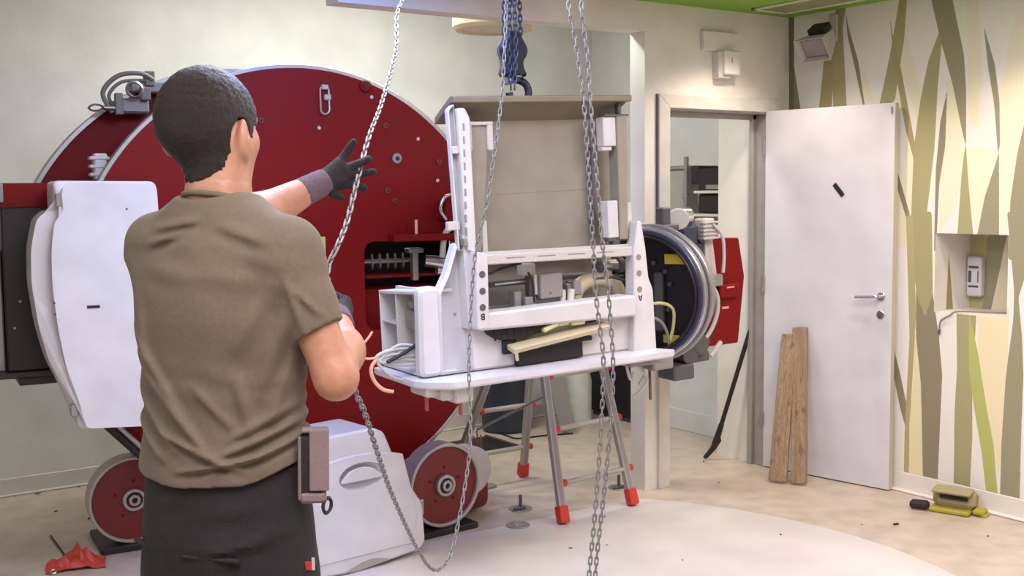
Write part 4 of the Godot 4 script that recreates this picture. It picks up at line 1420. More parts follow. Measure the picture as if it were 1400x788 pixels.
func collimator_ring(parent: Node3D) -> void:
	# the round end of the head on its far right: its mouth is turned to the left
	var a := node("ring_unit", parent, Transform3D(Basis(Vector3.UP, deg_to_rad(-66)), Vector3(0.812, -0.02, -0.40)))
	var st := mb()
	lathe(st, [Vector2(0.29, -0.14), Vector2(0.278, -0.14), Vector2(0.278, 0.0), Vector2(0.286, 0.004), Vector2(0.292, -0.004), Vector2(0.296, -0.02), Vector2(0.296, -0.06)], 72)
	obj("black_liner", st, M.black, a)
	st = mb()
	disc(st, 0.29, -0.155, -0.14, 48)
	obj("ring_floor", st, M.black, a)
	st = mb()
	ring(st, 0.294, 0.314, -0.04, -0.005, 72)
	obj("blue_ring", st, M.blue_steel, a)
	st = mb()
	ring(st, 0.312, 0.330, -0.05, -0.016, 72)
	obj("steel_ring", st, M.chrome, a)
	st = mb()
	ring(st, 0.30, 0.345, -0.085, -0.062, 72)
	obj("seat_ring", st, M.steel, a)
	st = mb()
	ring(st, 0.30, 0.322, -0.15, -0.084, 56)
	obj("ring_body", st, M.grey, a)
	# fittings inside the mouth
	st = mb()
	for k in 9:
		var an := 0.6 * k + 0.4
		disc(st, 0.012, 0.0, 0.02, 10, Transform3D(Basis.IDENTITY, Vector3(cos(an) * (0.09 + 0.02 * (k % 5)), sin(an) * (0.1 + 0.022 * (k % 4)), -0.138)), 0.003)
	bb(st, Vector3(0.0, -0.2, -0.14), Vector3(0.05, 0.1, -0.10), 0.01)
	obj("mouth_fittings", st, M.grey_dark, a)
	st = mb()
	bb(st, Vector3(0.06, 0.14, -0.125), Vector3(0.20, 0.19, -0.12), 0.001)
	obj("yellow_sticker", st, M.yellow, a)
	st = mb()
	bb(st, Vector3(0.04, -0.255, -0.125), Vector3(0.13, -0.215, -0.12), 0.001)
	obj("yellow_sticker", st, M.yellow, a)
	# what sits on the outside: built square to the head
	var b := node("ring_gear", parent, Transform3D(Basis.IDENTITY, Vector3(0.03, 0, 0)))
	st = mb()
	bb(st, Vector3(0.905, 0.31, -0.44), Vector3(0.955, 0.40, -0.38), 0.006)
	bb(st, Vector3(0.90, 0.29, -0.46), Vector3(0.99, 0.315, -0.36), 0.005)
	obj("grey_knob", st, M.grey_dark, b)
	st = mb()
	lathe(st, [Vector2(0, -0.02), Vector2(0.05, -0.02), Vector2(0.055, -0.012), Vector2(0.055, 0.012), Vector2(0.05, 0.02), Vector2(0, 0.02)], 28, Transform3D(Basis(Vector3.UP, -0.5), Vector3(1.03, 0.335, -0.42)))
	obj("glass_dial", st, M.cable_grey, b)
	st = mb()
	tube(st, [Vector3(1.045, 0.345, -0.45), Vector3(1.12, 0.345, -0.45)], 0.045, 14)
	obj("bright_cylinder", st, M.chrome, b)
	st = mb()
	bb(st, Vector3(1.03, 0.19, -0.50), Vector3(1.15, 0.31, -0.40), 0.02)
	bb(st, Vector3(1.07, 0.06, -0.52), Vector3(1.20, 0.22, -0.42), 0.02)
	obj("blue_cover", st, M.blue_steel, b)
	st = mb()
	bb(st, Vector3(1.16, 0.22, -0.46), Vector3(1.235, 0.33, -0.38), 0.008)
	for k in 5:
		bb(st, Vector3(1.15, 0.225 + 0.02 * k, -0.40), Vector3(1.25, 0.234 + 0.02 * k, -0.37), 0.002)
	obj("terminal_block", st, M.white_dull, b)
	st = mb()
	prism(st, poly([1.20, 0.22, 1.25, 0.22, 1.275, 0.02, 1.20, 0.02]), -0.48, -0.42, 0.004)
	obj("guard_plate", st, M.white_dull, b)
	st = mb()
	bb(st, Vector3(1.12, -0.02, -0.46), Vector3(1.28, 0.04, -0.38), 0.006)
	bb(st, Vector3(1.10, 0.0, -0.5), Vector3(1.16, 0.06, -0.4), 0.006)
	obj("bracket_block", st, M.grey, b)
	st = mb()
	bb(st, Vector3(1.14, -0.20, -0.48), Vector3(1.195, 0.0, -0.40), 0.004)
	obj("side_plate", st, M.alu, b)
	st = mb()
	tube(st, smooth_path([Vector3(1.20, 0.0, -0.39), Vector3(1.235, -0.07, -0.38), Vector3(1.23, -0.16, -0.38), Vector3(1.18, -0.25, -0.38), Vector3(1.10, -0.32, -0.39)], 6), 0.012, 8)
	obj("cable", st, M.cable_grey, b)
	st = mb()
	tube(st, smooth_path([Vector3(1.21, 0.30, -0.37), Vector3(1.26, 0.24, -0.36), Vector3(1.27, 0.14, -0.36), Vector3(1.26, 0.05, -0.36)], 6), 0.009, 8)
	obj("cable", st, M.cable_grey, b)
	st = mb()
	for k in 5:
		bb(st, Vector3(1.10, -0.25 - 0.014 * k, -0.44), Vector3(1.185, -0.243 - 0.014 * k, -0.38), 0.001)
	tube(st, [Vector3(1.09, -0.30, -0.46), Vector3(1.09, -0.30, -0.34)], 0.05, 16)
	tube(st, [Vector3(1.02, -0.345, -0.46), Vector3(1.02, -0.345, -0.34)], 0.045, 16)
	bb(st, Vector3(1.06, -0.39, -0.46), Vector3(1.16, -0.34, -0.36), 0.006)
	obj("gear_motor", st, M.grey_dark, b)
	st = mb()
	bb(st, Vector3(0.90, -0.46, -0.46), Vector3(1.03, -0.385, -0.32), 0.008)
	obj("lower_block", st, M.grey_dark, b)
	st = mb()
	bx(st, Vector3(1.20, -0.335, -0.36), Vector3(0.10, 0.02, 0.02), 0.004, Transform3D(Basis(Vector3.BACK, 0.75), Vector3(1.20, -0.335, -0.36)) * Transform3D(Basis.IDENTITY, Vector3(-1.20, 0.335, 0.36)))
	obj("lever", st, M.white_dull, b)
	st = mb()
	tube(st, smooth_path([Vector3(0.71, -0.06, -0.30), Vector3(0.80, -0.055, -0.28), Vector3(0.87, -0.09, -0.28), Vector3(0.88, -0.17, -0.29), Vector3(0.86, -0.26, -0.30)], 6), 0.008, 8)
	obj("yellow_cable", st, M.cable_yellow, b)
	st = mb()
	tube(st, smooth_path([Vector3(0.72, -0.11, -0.30), Vector3(0.79, -0.14, -0.28), Vector3(0.83, -0.20, -0.28), Vector3(0.85, -0.27, -0.29)], 6), 0.008, 8)
	obj("grey_cable", st, M.grey, b)
	# the red end plate
	st = mb()
	prism(st, rounded(poly([1.285, 0.225, 1.442, 0.213, 1.475, 0.010, 1.422, -0.338, 1.10, -0.334, 1.10, 0.1, 1.24, 0.2]), 0.008, 2), -0.47, -0.44, 0.005)
	bb(st, Vector3(1.28, -0.09, -0.44), Vector3(1.41, -0.02, -0.41), 0.006)
	var rp := obj("red_plate", st, M.red, b)
	st = mb()
	bb(st, Vector3(1.325, -0.04, -0.411), Vector3(1.375, -0.032, -0.407), 0.001)
	bb(st, Vector3(1.315, -0.15, -0.441), Vector3(1.36, -0.138, -0.436), 0.001)
	obj("edge_clip", st, mat(rgb(220, 150, 140), 0.4), rp)

# ---------------------------------------------------------------- hoist and chains
func hoists() -> void:
	for h in [["chain hoist above the machine head with the black hook block", hd(0.01, HC, 4.72), 0.0], ["chain hoist nearer the camera with the long looped hand chain", hd(0.26, HC, 4.0), 0.0]]:
		var t := thing("hoist_body", h[0], "hoist", h[1], facing(20), "chain hoists under the ceiling")
		var st := mb()
		disc(st, 0.09, -0.05, 0.05, 32, Transform3D(Basis.IDENTITY, Vector3(0, -0.105, 0)), 0.01)
		obj("drum_case", st, M.hook, t)
		st = mb()
		bx(st, Vector3(0, -0.01, 0), Vector3(0.14, 0.02, 0.1), 0.003)
		tube(st, [Vector3(0, -0.02, 0), Vector3(0, -0.05, 0)], 0.02, 10)
		obj("ceiling_mount", st, M.iron, t)
	# hook block under the first hoist
	var o := hd(0.010, 2.05, 4.80)
	var k := thing("hook_block", "black cast hook block hanging above the beige panel", "hook", o, facing(10))
	var st := mb()
	prism(st, rounded(poly([-0.012, 0.275, 0.025, 0.275, 0.045, 0.235, 0.062, 0.205, 0.062, 0.18, 0.042, 0.145, 0.048, 0.115, 0.058, 0.098, 0.055, 0.085, -0.045, 0.085, -0.055, 0.10, -0.045, 0.13, -0.048, 0.16, -0.06, 0.19, -0.055, 0.215, -0.03, 0.245]), 0.012, 3), -0.035, 0.035, 0.01)
	obj("block_case", st, M.hook, k)
	st = mb()
	var hp := []
	for i in 15:
		var an := deg_to_rad(100.0 - 20.0 * i)
		hp.append(Vector3(0.028 + 0.042 * cos(an), 0.02 + 0.05 * sin(an), 0))
	tube(st, [Vector3(0.02, 0.09, 0)] + hp, 0.016, 12)
	obj("hook", st, M.hook, k)
	st = mb()
	bx(st, Vector3(-0.03, 0.07, 0.0), Vector3(0.03, 0.04, 0.03), 0.004)
	bx(st, Vector3(0.02, 0.085, 0.037), Vector3(0.03, 0.01, 0.006), 0.002)
	obj("swivel", st, M.chrome, k)
	# load chains
	var runs := [
		["dark load chain leftmost of the four above the hook block", [-0.022, 2.60, 4.8, -0.021, 2.45, 4.8, -0.024, 2.26, 4.79]],
		["dark load chain second from left, running past the block to the panel edge", [0.0, 2.60, 4.74, 0.002, 2.45, 4.74, 0.0, 2.25, 4.74, 0.004, 2.06, 4.74]],
		["dark load chain third from left, crossing in front of the hook block", [0.018, 2.60, 4.73, 0.021, 2.45, 4.73, 0.028, 2.25, 4.73, 0.018, 2.06, 4.73]],
		["dark load chain rightmost of the four above the hook block", [0.04, 2.60, 4.82, 0.044, 2.45, 4.82, 0.049, 2.26, 4.81]]]
	for r in runs:
		var path := []
		for p in v3s(r[1]):
			path.append(hd(p.x, p.y, p.z))
		chain("load_chain", r[0], path, 0.026, 0.021, 0.0034, M.chain_dark, "load chains of the hoist")
	var a := []
	for p in v3s(LOOP_CHAIN):
		a.append(hd(p.x, p.y, p.z))
	chain("hand_chain", "long steel hand chain running through the man's right hand", smooth_path(a, 5), 0.025, 0.0165, 0.0026, M.chain, "hand chains of the hoists")
	a = []
	for p in v3s(RIGHT_CHAIN):
		a.append(hd(p.x, p.y, p.z))
	chain("hand_chain", "steel hand chain loop hanging in front of the machine head", smooth_path(a, 5), 0.025, 0.0175, 0.0028, M.chain, "hand chains of the hoists")

func chain(called: String, label: String, path: Array, pitch: float, wide: float, wire: float, m: Material, group: String) -> void:
	var o: Vector3 = path[0]
	var q := []
	for p in path:
		q.append(p - o)
	var st := mb()
	links(st, q, pitch, wide, wire)
	var c := obj(called, st, m)
	c.position = o
	tag(c, label, "chain", group)

const LOOP_CHAIN := [-0.05, 2.56, 4.66, -0.2, 2.47, 4.35, -0.361, 2.308, 3.9, -0.359, 2.099, 3.6, -0.361, 1.907, 3.2, -0.367, 1.803, 2.95, -0.371, 1.695, 2.75, -0.378, 1.592, 2.6, -0.383, 1.539, 2.48, -0.399, 1.483, 2.42, -0.365, 1.401, 2.3, -0.358, 1.217, 2.5, -0.351, 1.147, 2.6, -0.349, 1.011, 2.8, -0.351, 0.827, 3.1, -0.336, 0.627, 3.4, -0.316, 0.481, 3.6, -0.286, 0.37, 3.75, -0.254, 0.343, 3.85, -0.223, 0.382, 3.95, -0.177, 0.599, 4.05, -0.16, 0.768, 4.1, -0.164, 0.992, 4.15, -0.154, 1.228, 4.2, -0.135, 1.423, 4.2, -0.092, 1.606, 4.2, -0.068, 1.752, 4.2, -0.048, 1.876, 4.2, -0.03, 2.015, 4.2, -0.017, 2.196, 4.2, -0.01, 2.354, 4.25, 0, 2.52, 4.6]
const RIGHT_CHAIN := [0.22, 2.52, 3.97, 0.197, 2.285, 3.8, 0.218, 2.165, 3.8, 0.235, 2.045, 3.8, 0.249, 1.924, 3.8, 0.26, 1.753, 3.8, 0.269, 1.582, 3.8, 0.276, 1.463, 3.8, 0.285, 1.294, 3.8, 0.3, 1.166, 3.8, 0.309, 1.05, 3.8, 0.296, 0.779, 3.8, 0.274, 0.5, 3.8, 0.256, 0.321, 3.8, 0.255, 0.18, 3.8, 0.268, 0.14, 3.8, 0.277, 0.18, 3.8, 0.278, 0.321, 3.8, 0.294, 0.484, 3.8, 0.318, 0.687, 3.8, 0.336, 0.901, 3.8, 0.342, 1.05, 3.8, 0.337, 1.166, 3.8, 0.323, 1.338, 3.8, 0.306, 1.482, 3.8, 0.294, 1.63, 3.8, 0.28, 1.802, 3.8, 0.266, 1.984, 3.8, 0.259, 2.093, 3.8, 0.248, 2.189, 3.8, 0.241, 2.285, 3.8, 0.29, 2.52, 3.97]


# ---------------------------------------------------------------- the other things
func door_leaf() -> void:
	var dn := Node3D.new()
	dn.name = "door_1"
	add_child(dn)
	dn.set_meta("kind", "structure")
	dn.position = Vector3(4.965, 0, -4.60)
	# local x runs along the leaf, z towards the room
	dn.rotation.y = atan2(-0.986, 0.168)
	var st := mb()
	bb(st, Vector3(0.005, 0.006, -0.042), Vector3(0.805, 2.104, 0.0), 0.002)
	obj("leaf", st, M.door, dn)
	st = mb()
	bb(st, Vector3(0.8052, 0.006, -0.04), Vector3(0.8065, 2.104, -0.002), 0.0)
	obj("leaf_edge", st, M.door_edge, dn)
	st = mb()
	tube(st, [Vector3(0.745, 1.066, 0.0), Vector3(0.745, 1.066, 0.045)], 0.01, 10)
	tube(st, smooth_path([Vector3(0.748, 1.066, 0.045), Vector3(0.72, 1.066, 0.05), Vector3(0.615, 1.060, 0.048)], 4), 0.009, 10)
	disc(st, 0.024, 0.0, 0.007, 24, Transform3D(Basis.IDENTITY, Vector3(0.745, 1.066, 0)))
	obj("handle", st, M.chrome, dn)
	st = mb()
	disc(st, 0.024, 0.0, 0.007, 24, Transform3D(Basis.IDENTITY, Vector3(0.743, 0.966, 0)))
	var l := obj("lock_rose", st, M.chrome, dn)
	st = mb()
	bb(st, Vector3(0.738, 0.952, 0.006), Vector3(0.748, 0.980, 0.012), 0.001)
	obj("keyhole", st, M.grey_dark, l)
	st = mb()
	bb(st, Vector3(0.785, 2.045, -0.001), Vector3(0.792, 2.085, 0.006), 0.001)
	obj("latch_plate", st, M.grey, dn)
	for y in [0.25, 1.05, 1.85]:
		st = mb()
		tube(st, [Vector3(0.0, y, 0.008), Vector3(0.0, y + 0.09, 0.008)], 0.008, 8)
		obj("hinge", st, M.steel, dn)
	st = mb()
	bx(st, Vector3.ZERO, Vector3(0.085, 0.026, 0.006), 0.002)
	var m := obj("magnet_strip", st, M.magnet)
	tag(m, "small black magnet strip stuck slanting on the white door", "magnet")
	m.transform = dn.transform * Transform3D(Basis(Vector3.BACK, -0.87), Vector3(0.482, 1.645, 0.004))
	# two boards leaning on the door
	plank("rough wooden board with dark stains leaning on the door, the left one", Vector3(4.757, 0, -4.285), Vector3(0.206, 0.812, 0.0), 0.105, M.wood, dn, 0.03, 0.78)
	plank("rough wooden board leaning on the door, the taller one on the right", Vector3(4.815, 0, -4.182), Vector3(0.262, 0.855, 0.0), 0.09, M.wood2, dn, 0.005, 0.95)

func plank(label: String, foot: Vector3, top_local: Vector3, wide: float, m: Material, dn: Node3D, out: float, taper: float) -> void:
	var top := dn.transform * (top_local + Vector3(0, 0, 0.012 + out))
	var t := (top - foot)
	var y := t.normalized()
	var face := (dn.transform.basis * Vector3(0.0, 0, 1) + Vector3(0, 0, 0.25)).normalized()
	var x := y.cross(face).normalized()
	var z := x.cross(y).normalized()
	var st := mb()
	var ln := t.length()
	# slightly ragged sawn ends
	prism(st, poly([-wide * 0.5, 0.004, wide * 0.1, 0.0, wide * 0.5, 0.006, wide * 0.5 * taper, ln - 0.004, 0.0, ln, -wide * 0.5 * taper, ln - 0.002]), -0.011, 0.011, 0.0025)
	var o := obj("wooden_board", st, m)
	o.transform = Transform3D(Basis(x, y, z), foot + Vector3(0, 0.006, 0) + z * 0.011)
	tag(o, label, "board", "boards leaning on the door")

func things_by_the_door() -> void:
	# crowbar
	var foot := Vector3(4.846, 0.012, -4.905)
	var top := Vector3(4.972, 0.84, -4.70)
	var st := mb()
	var y := (top - foot).normalized()
	var side := Vector3(CH, 0, SH)
	side = (side - y * side.dot(y)).normalized()
	tube(st, [y * 0.2, top - foot], 0.0135, 8)
	var o := obj("pry_bar", st, M.iron)
	o.position = foot
	tag(o, "long dark iron pry bar leaning in the doorway", "pry bar")
	st = mb()
	prism(st, rounded(poly([-0.05, -0.01, -0.03, -0.012, 0.008, 0.06, 0.028, 0.125, 0.016, 0.14, 0.014, 0.23, -0.014, 0.23, -0.018, 0.13, -0.022, 0.06]), 0.008, 2), -0.012, 0.012, 0.003, Transform3D(Basis(side, y, side.cross(y)), Vector3.ZERO))
	obj("claw", st, M.iron, o)
	# small grey wall boxes over the door
	var t := thing("wall_box", "flat pale cover box high on the wall above the door", "wall box", Vector3(4.587, 2.424, ZF))
	st = mb()
	bb(st, Vector3(-0.132, 0, 0), Vector3(0.132, 0.108, 0.03), 0.005)
	obj("cover", st, M.wall_front, t)
	t = thing("alarm_box", "small pale upright alarm box under the flat cover box", "alarm box", Vector3(4.622, 2.272, ZF))
	st = mb()
	bb(st, Vector3(-0.075, 0, 0), Vector3(0.02, 0.15, 0.05), 0.004)
	obj("base", st, M.trim, t)
	st = mb()
	bb(st, Vector3(-0.045, 0.02, 0.0), Vector3(0.075, 0.155, 0.07), 0.006)
	obj("case", st, M.wall_front, t)
	st = mb()
	bb(st, Vector3(0.005, 0.085, 0.069), Vector3(0.012, 0.115, 0.072), 0.001)
	obj("slot", st, M.grey, t)
	# ceiling vent
	t = thing("ceiling_vent", "long slatted air grille in the green ceiling at the corner", "vent", Vector3(4.86, HC - 0.003, -4.19))
	st = mb()
	for s in [-1, 1]:
		bb(st, Vector3(s * 0.13 - 0.014, -0.012, -0.29), Vector3(s * 0.13 + 0.014, 0.0, 0.29), 0.003)
		bb(st, Vector3(-0.144, -0.012, s * 0.276 - 0.014), Vector3(0.144, 0.0, s * 0.276 + 0.014), 0.003)
	obj("grille_frame", st, mat(rgb(196, 200, 168), 0.5), t)
	for k in 9:
		st = mb()
		bx(st, Vector3.ZERO, Vector3(0.022, 0.002, 0.54), 0.0, Transform3D(Basis(Vector3.BACK, 0.5), Vector3(-0.104 + 0.026 * k, -0.006, 0)))
		obj("slat", st, mat(rgb(196, 200, 168), 0.5) if k == 0 else t.get_child(1).material_override, t)
	# wall lamp with tilted hood
	t = thing("wall_spot", "small white wall spotlight with tilted open hood beside the leaf print", "spotlight", Vector3(XR, 2.50, -4.27))
	st = mb()
	bb(st, Vector3(-0.02, -0.02, -0.03), Vector3(0.0, 0.13, 0.03), 0.004)
	tube(st, [Vector3(-0.01, 0.0, 0), Vector3(-0.11, -0.02, 0.02)], 0.014, 10)
	obj("arm", st, M.white_dull, t)
	var hood := Transform3D(Basis(Vector3.UP, deg_to_rad(-88)) * Basis(Vector3.RIGHT, 0.6), Vector3(-0.14, -0.035, 0.02))
	st = mb()
	var q := [Vector3(-0.05, -0.03, -0.07), Vector3(0.05, -0.03, -0.07), Vector3(0.05, 0.035, -0.07), Vector3(-0.05, 0.035, -0.07)]
	var w := [Vector3(-0.10, -0.07, 0.09), Vector3(0.10, -0.07, 0.09), Vector3(0.10, 0.07, 0.09), Vector3(-0.10, 0.07, 0.09)]
	for k in 4:
		var l := (k + 1) % 4
		quad(st, hood * q[k], hood * q[l], hood * w[l], hood * w[k])
		quad(st, hood * (w[k] * Vector3(0.96, 0.95, 1)), hood * (w[l] * Vector3(0.96, 0.95, 1)), hood * (q[l] * 0.94), hood * (q[k] * 0.94))
		quad(st, hood * w[k], hood * w[l], hood * (w[l] * Vector3(0.96, 0.95, 1)), hood * (w[k] * Vector3(0.96, 0.95, 1)))
	quad(st, hood * q[3], hood * q[2], hood * q[1], hood * q[0])
	obj("hood", st, M.white_dull, t)
	st = mb()
	bx(st, Vector3(0, 0.065, -0.03), Vector3(0.11, 0.04, 0.08), 0.005, hood)
	obj("ballast", st, M.iron, t)
	st = mb()
	bx(st, Vector3(0, 0, 0.06), Vector3(0.15, 0.1, 0.003), 0.0, hood)
	obj("front_glass", st, M.grey, t)
	# device in the niche, with its cable
	t = thing("niche_device", "white upright hand unit fixed at the back of the wall niche", "device", Vector3(5.477, 1.068, -3.54), -PI / 2)
	st = mb()
	bb(st, Vector3(-0.043, 0, 0), Vector3(0.043, 0.213, 0.045), 0.008)
	obj("case", st, M.white, t)
	st = mb()
	bb(st, Vector3(-0.03, 0.048, 0.04), Vector3(0.03, 0.060, 0.0475), 0.003)
	bb(st, Vector3(-0.03, 0.150, 0.04), Vector3(0.03, 0.164, 0.0475), 0.003)
	bb(st, Vector3(-0.032, 0.075, 0.04), Vector3(-0.012, 0.138, 0.0465), 0.002)
	bb(st, Vector3(0.022, 0.075, 0.04), Vector3(0.03, 0.138, 0.0465), 0.002)
	obj("grip_slot", st, M.grey_dark, t)
	st = mb()
	tube(st, smooth_path(v3s([5.42, 1.006, -3.22, 5.33, 1.006, -3.30, 5.26, 1.008, -3.40, 5.18, 1.008, -3.47, 5.155, 0.99, -3.49, 5.157, 0.96, -3.54, 5.157, 0.93, -3.55, 5.157, 0.905, -3.55]), 5), 0.004, 6)
	o = obj("signal_cable", st, M.beige_dark)
	tag(o, "thin grey cable hanging out over the niche edge", "cable")
	st = mb()
	tube(st, v3s([5.157, 0.91, -3.55, 5.157, 0.885, -3.552]), 0.007, 6)
	obj("plug", st, M.grey_dark, o)
	# tool pouch on the floor by the skirting
	t = thing("tool_pouch", "grey-yellow canvas tool pouch lying by the printed wall", "pouch", Vector3(5.04, 0, -3.36), deg_to_rad(-72))
	st = mb()
	bx(st, Vector3(0, 0.07, 0), Vector3(0.21, 0.115, 0.11), 0.03, Transform3D(Basis(Vector3.RIGHT, -0.25), Vector3.ZERO))
	obj("body", st, M.bag, t)
	st = mb()
	bx(st, Vector3(0.0, 0.122, 0.02), Vector3(0.19, 0.016, 0.085), 0.007, Transform3D(Basis(Vector3.RIGHT, 0.15), Vector3.ZERO))
	obj("flap", st, M.bag, t)
	st = mb()
	bx(st, Vector3(0.01, 0.078, 0.058), Vector3(0.14, 0.016, 0.014), 0.004, Transform3D(Basis(Vector3.RIGHT, -0.1), Vector3.ZERO))
	obj("mouth", st, M.rubber, t)
	st = mb()
	bx(st, Vector3(-0.01, 0.014, 0.03), Vector3(0.20, 0.026, 0.09), 0.008)
	bx(st, Vector3(0.13, 0.05, 0.0), Vector3(0.07, 0.02, 0.07), 0.006, Transform3D(Basis(Vector3.BACK, -0.5), Vector3(-0.005, 0.035, 0)))
	bx(st, Vector3(0.125, 0.022, 0.0), Vector3(0.06, 0.03, 0.08), 0.01)
	obj("yellow_strap", st, M.bag_yellow, t)
	st = mb()
	bx(st, Vector3(-0.165, 0.028, 0.03), Vector3(0.095, 0.04, 0.06), 0.012, Transform3D(Basis(Vector3.UP, 0.2), Vector3.ZERO))
	obj("belt_end", st, M.rubber, t)

func ladder() -> void:
	var t := thing("stepladder", "aluminium folding ladder with red feet standing under the machine head", "ladder", Vector3(3.5, 0, -4.83))
	# two frames that meet at the top: stiles lean inwards, rungs between them
	var top := 1.35
	for f in [[Vector3(3.305, 0, -4.372), Vector3(3.80, 0, -4.418), Vector3(0.066, 1, -0.30), Vector3(-0.040, 1, -0.30)], [Vector3(3.17, 0, -5.267), Vector3(3.687, 0, -5.267), Vector3(0.25, 1, 0.30), Vector3(-0.118, 1, 0.30)]]:
		var fr: Array = f
		for s in 2:
			var foot: Vector3 = fr[s] - t.position
			var y: Vector3 = fr[2 + s].normalized()
			var x := (Vector3(1, 0, 0) - y * y.x).normalized()
			var xf := Transform3D(Basis(x, y, x.cross(y)), foot)
			var st := mb()
			bb(st, Vector3(-0.021, 0.06, -0.016), Vector3(0.021, top, 0.016), 0.003, xf)
			var o := obj("stile", st, M.alu, t)
			st = mb()
			bb(st, Vector3(-0.012, 0.08, 0.0155), Vector3(0.012, top, 0.0172), 0.0005, xf)
			obj("stile_groove", st, M.grey, o)
			st = mb()
			prism(st, rounded(poly([-0.028, 0.0, 0.028, 0.0, 0.027, 0.085, -0.027, 0.085]), 0.008, 2), -0.022, 0.022, 0.004, Transform3D(xf.basis, foot + Vector3(0, 0.008, 0)))
			obj("foot", st, M.red_cap, t)
		for k in 4:
			var h := 0.19 + 0.26 * k
			var a: Vector3 = fr[0] + fr[2] * h - t.position
			var b: Vector3 = fr[1] + fr[3] * h - t.position
			var st := mb()
			tube(st, [a, b], 0.014, 8)
			obj("rung", st, M.alu, t)
			st = mb()
			var along := (b - a).normalized()
			tube(st, [a + along * 0.018, a + along * 0.045], 0.02, 10)
			obj("rung_cap", st, M.red_cap, t)
			st = mb()
			tube(st, [b + along * 0.018, b + along * 0.045], 0.018, 10)
			obj("rung_cap", st, M.red_cap, t)
	var st := mb()
	tube(st, v3s([3.36 - 3.5, 0.62, -4.57 + 4.83, 3.27 - 3.5, 0.36, -5.10 + 4.83]), 0.007, 6)
	obj("spreader", st, M.steel, t)

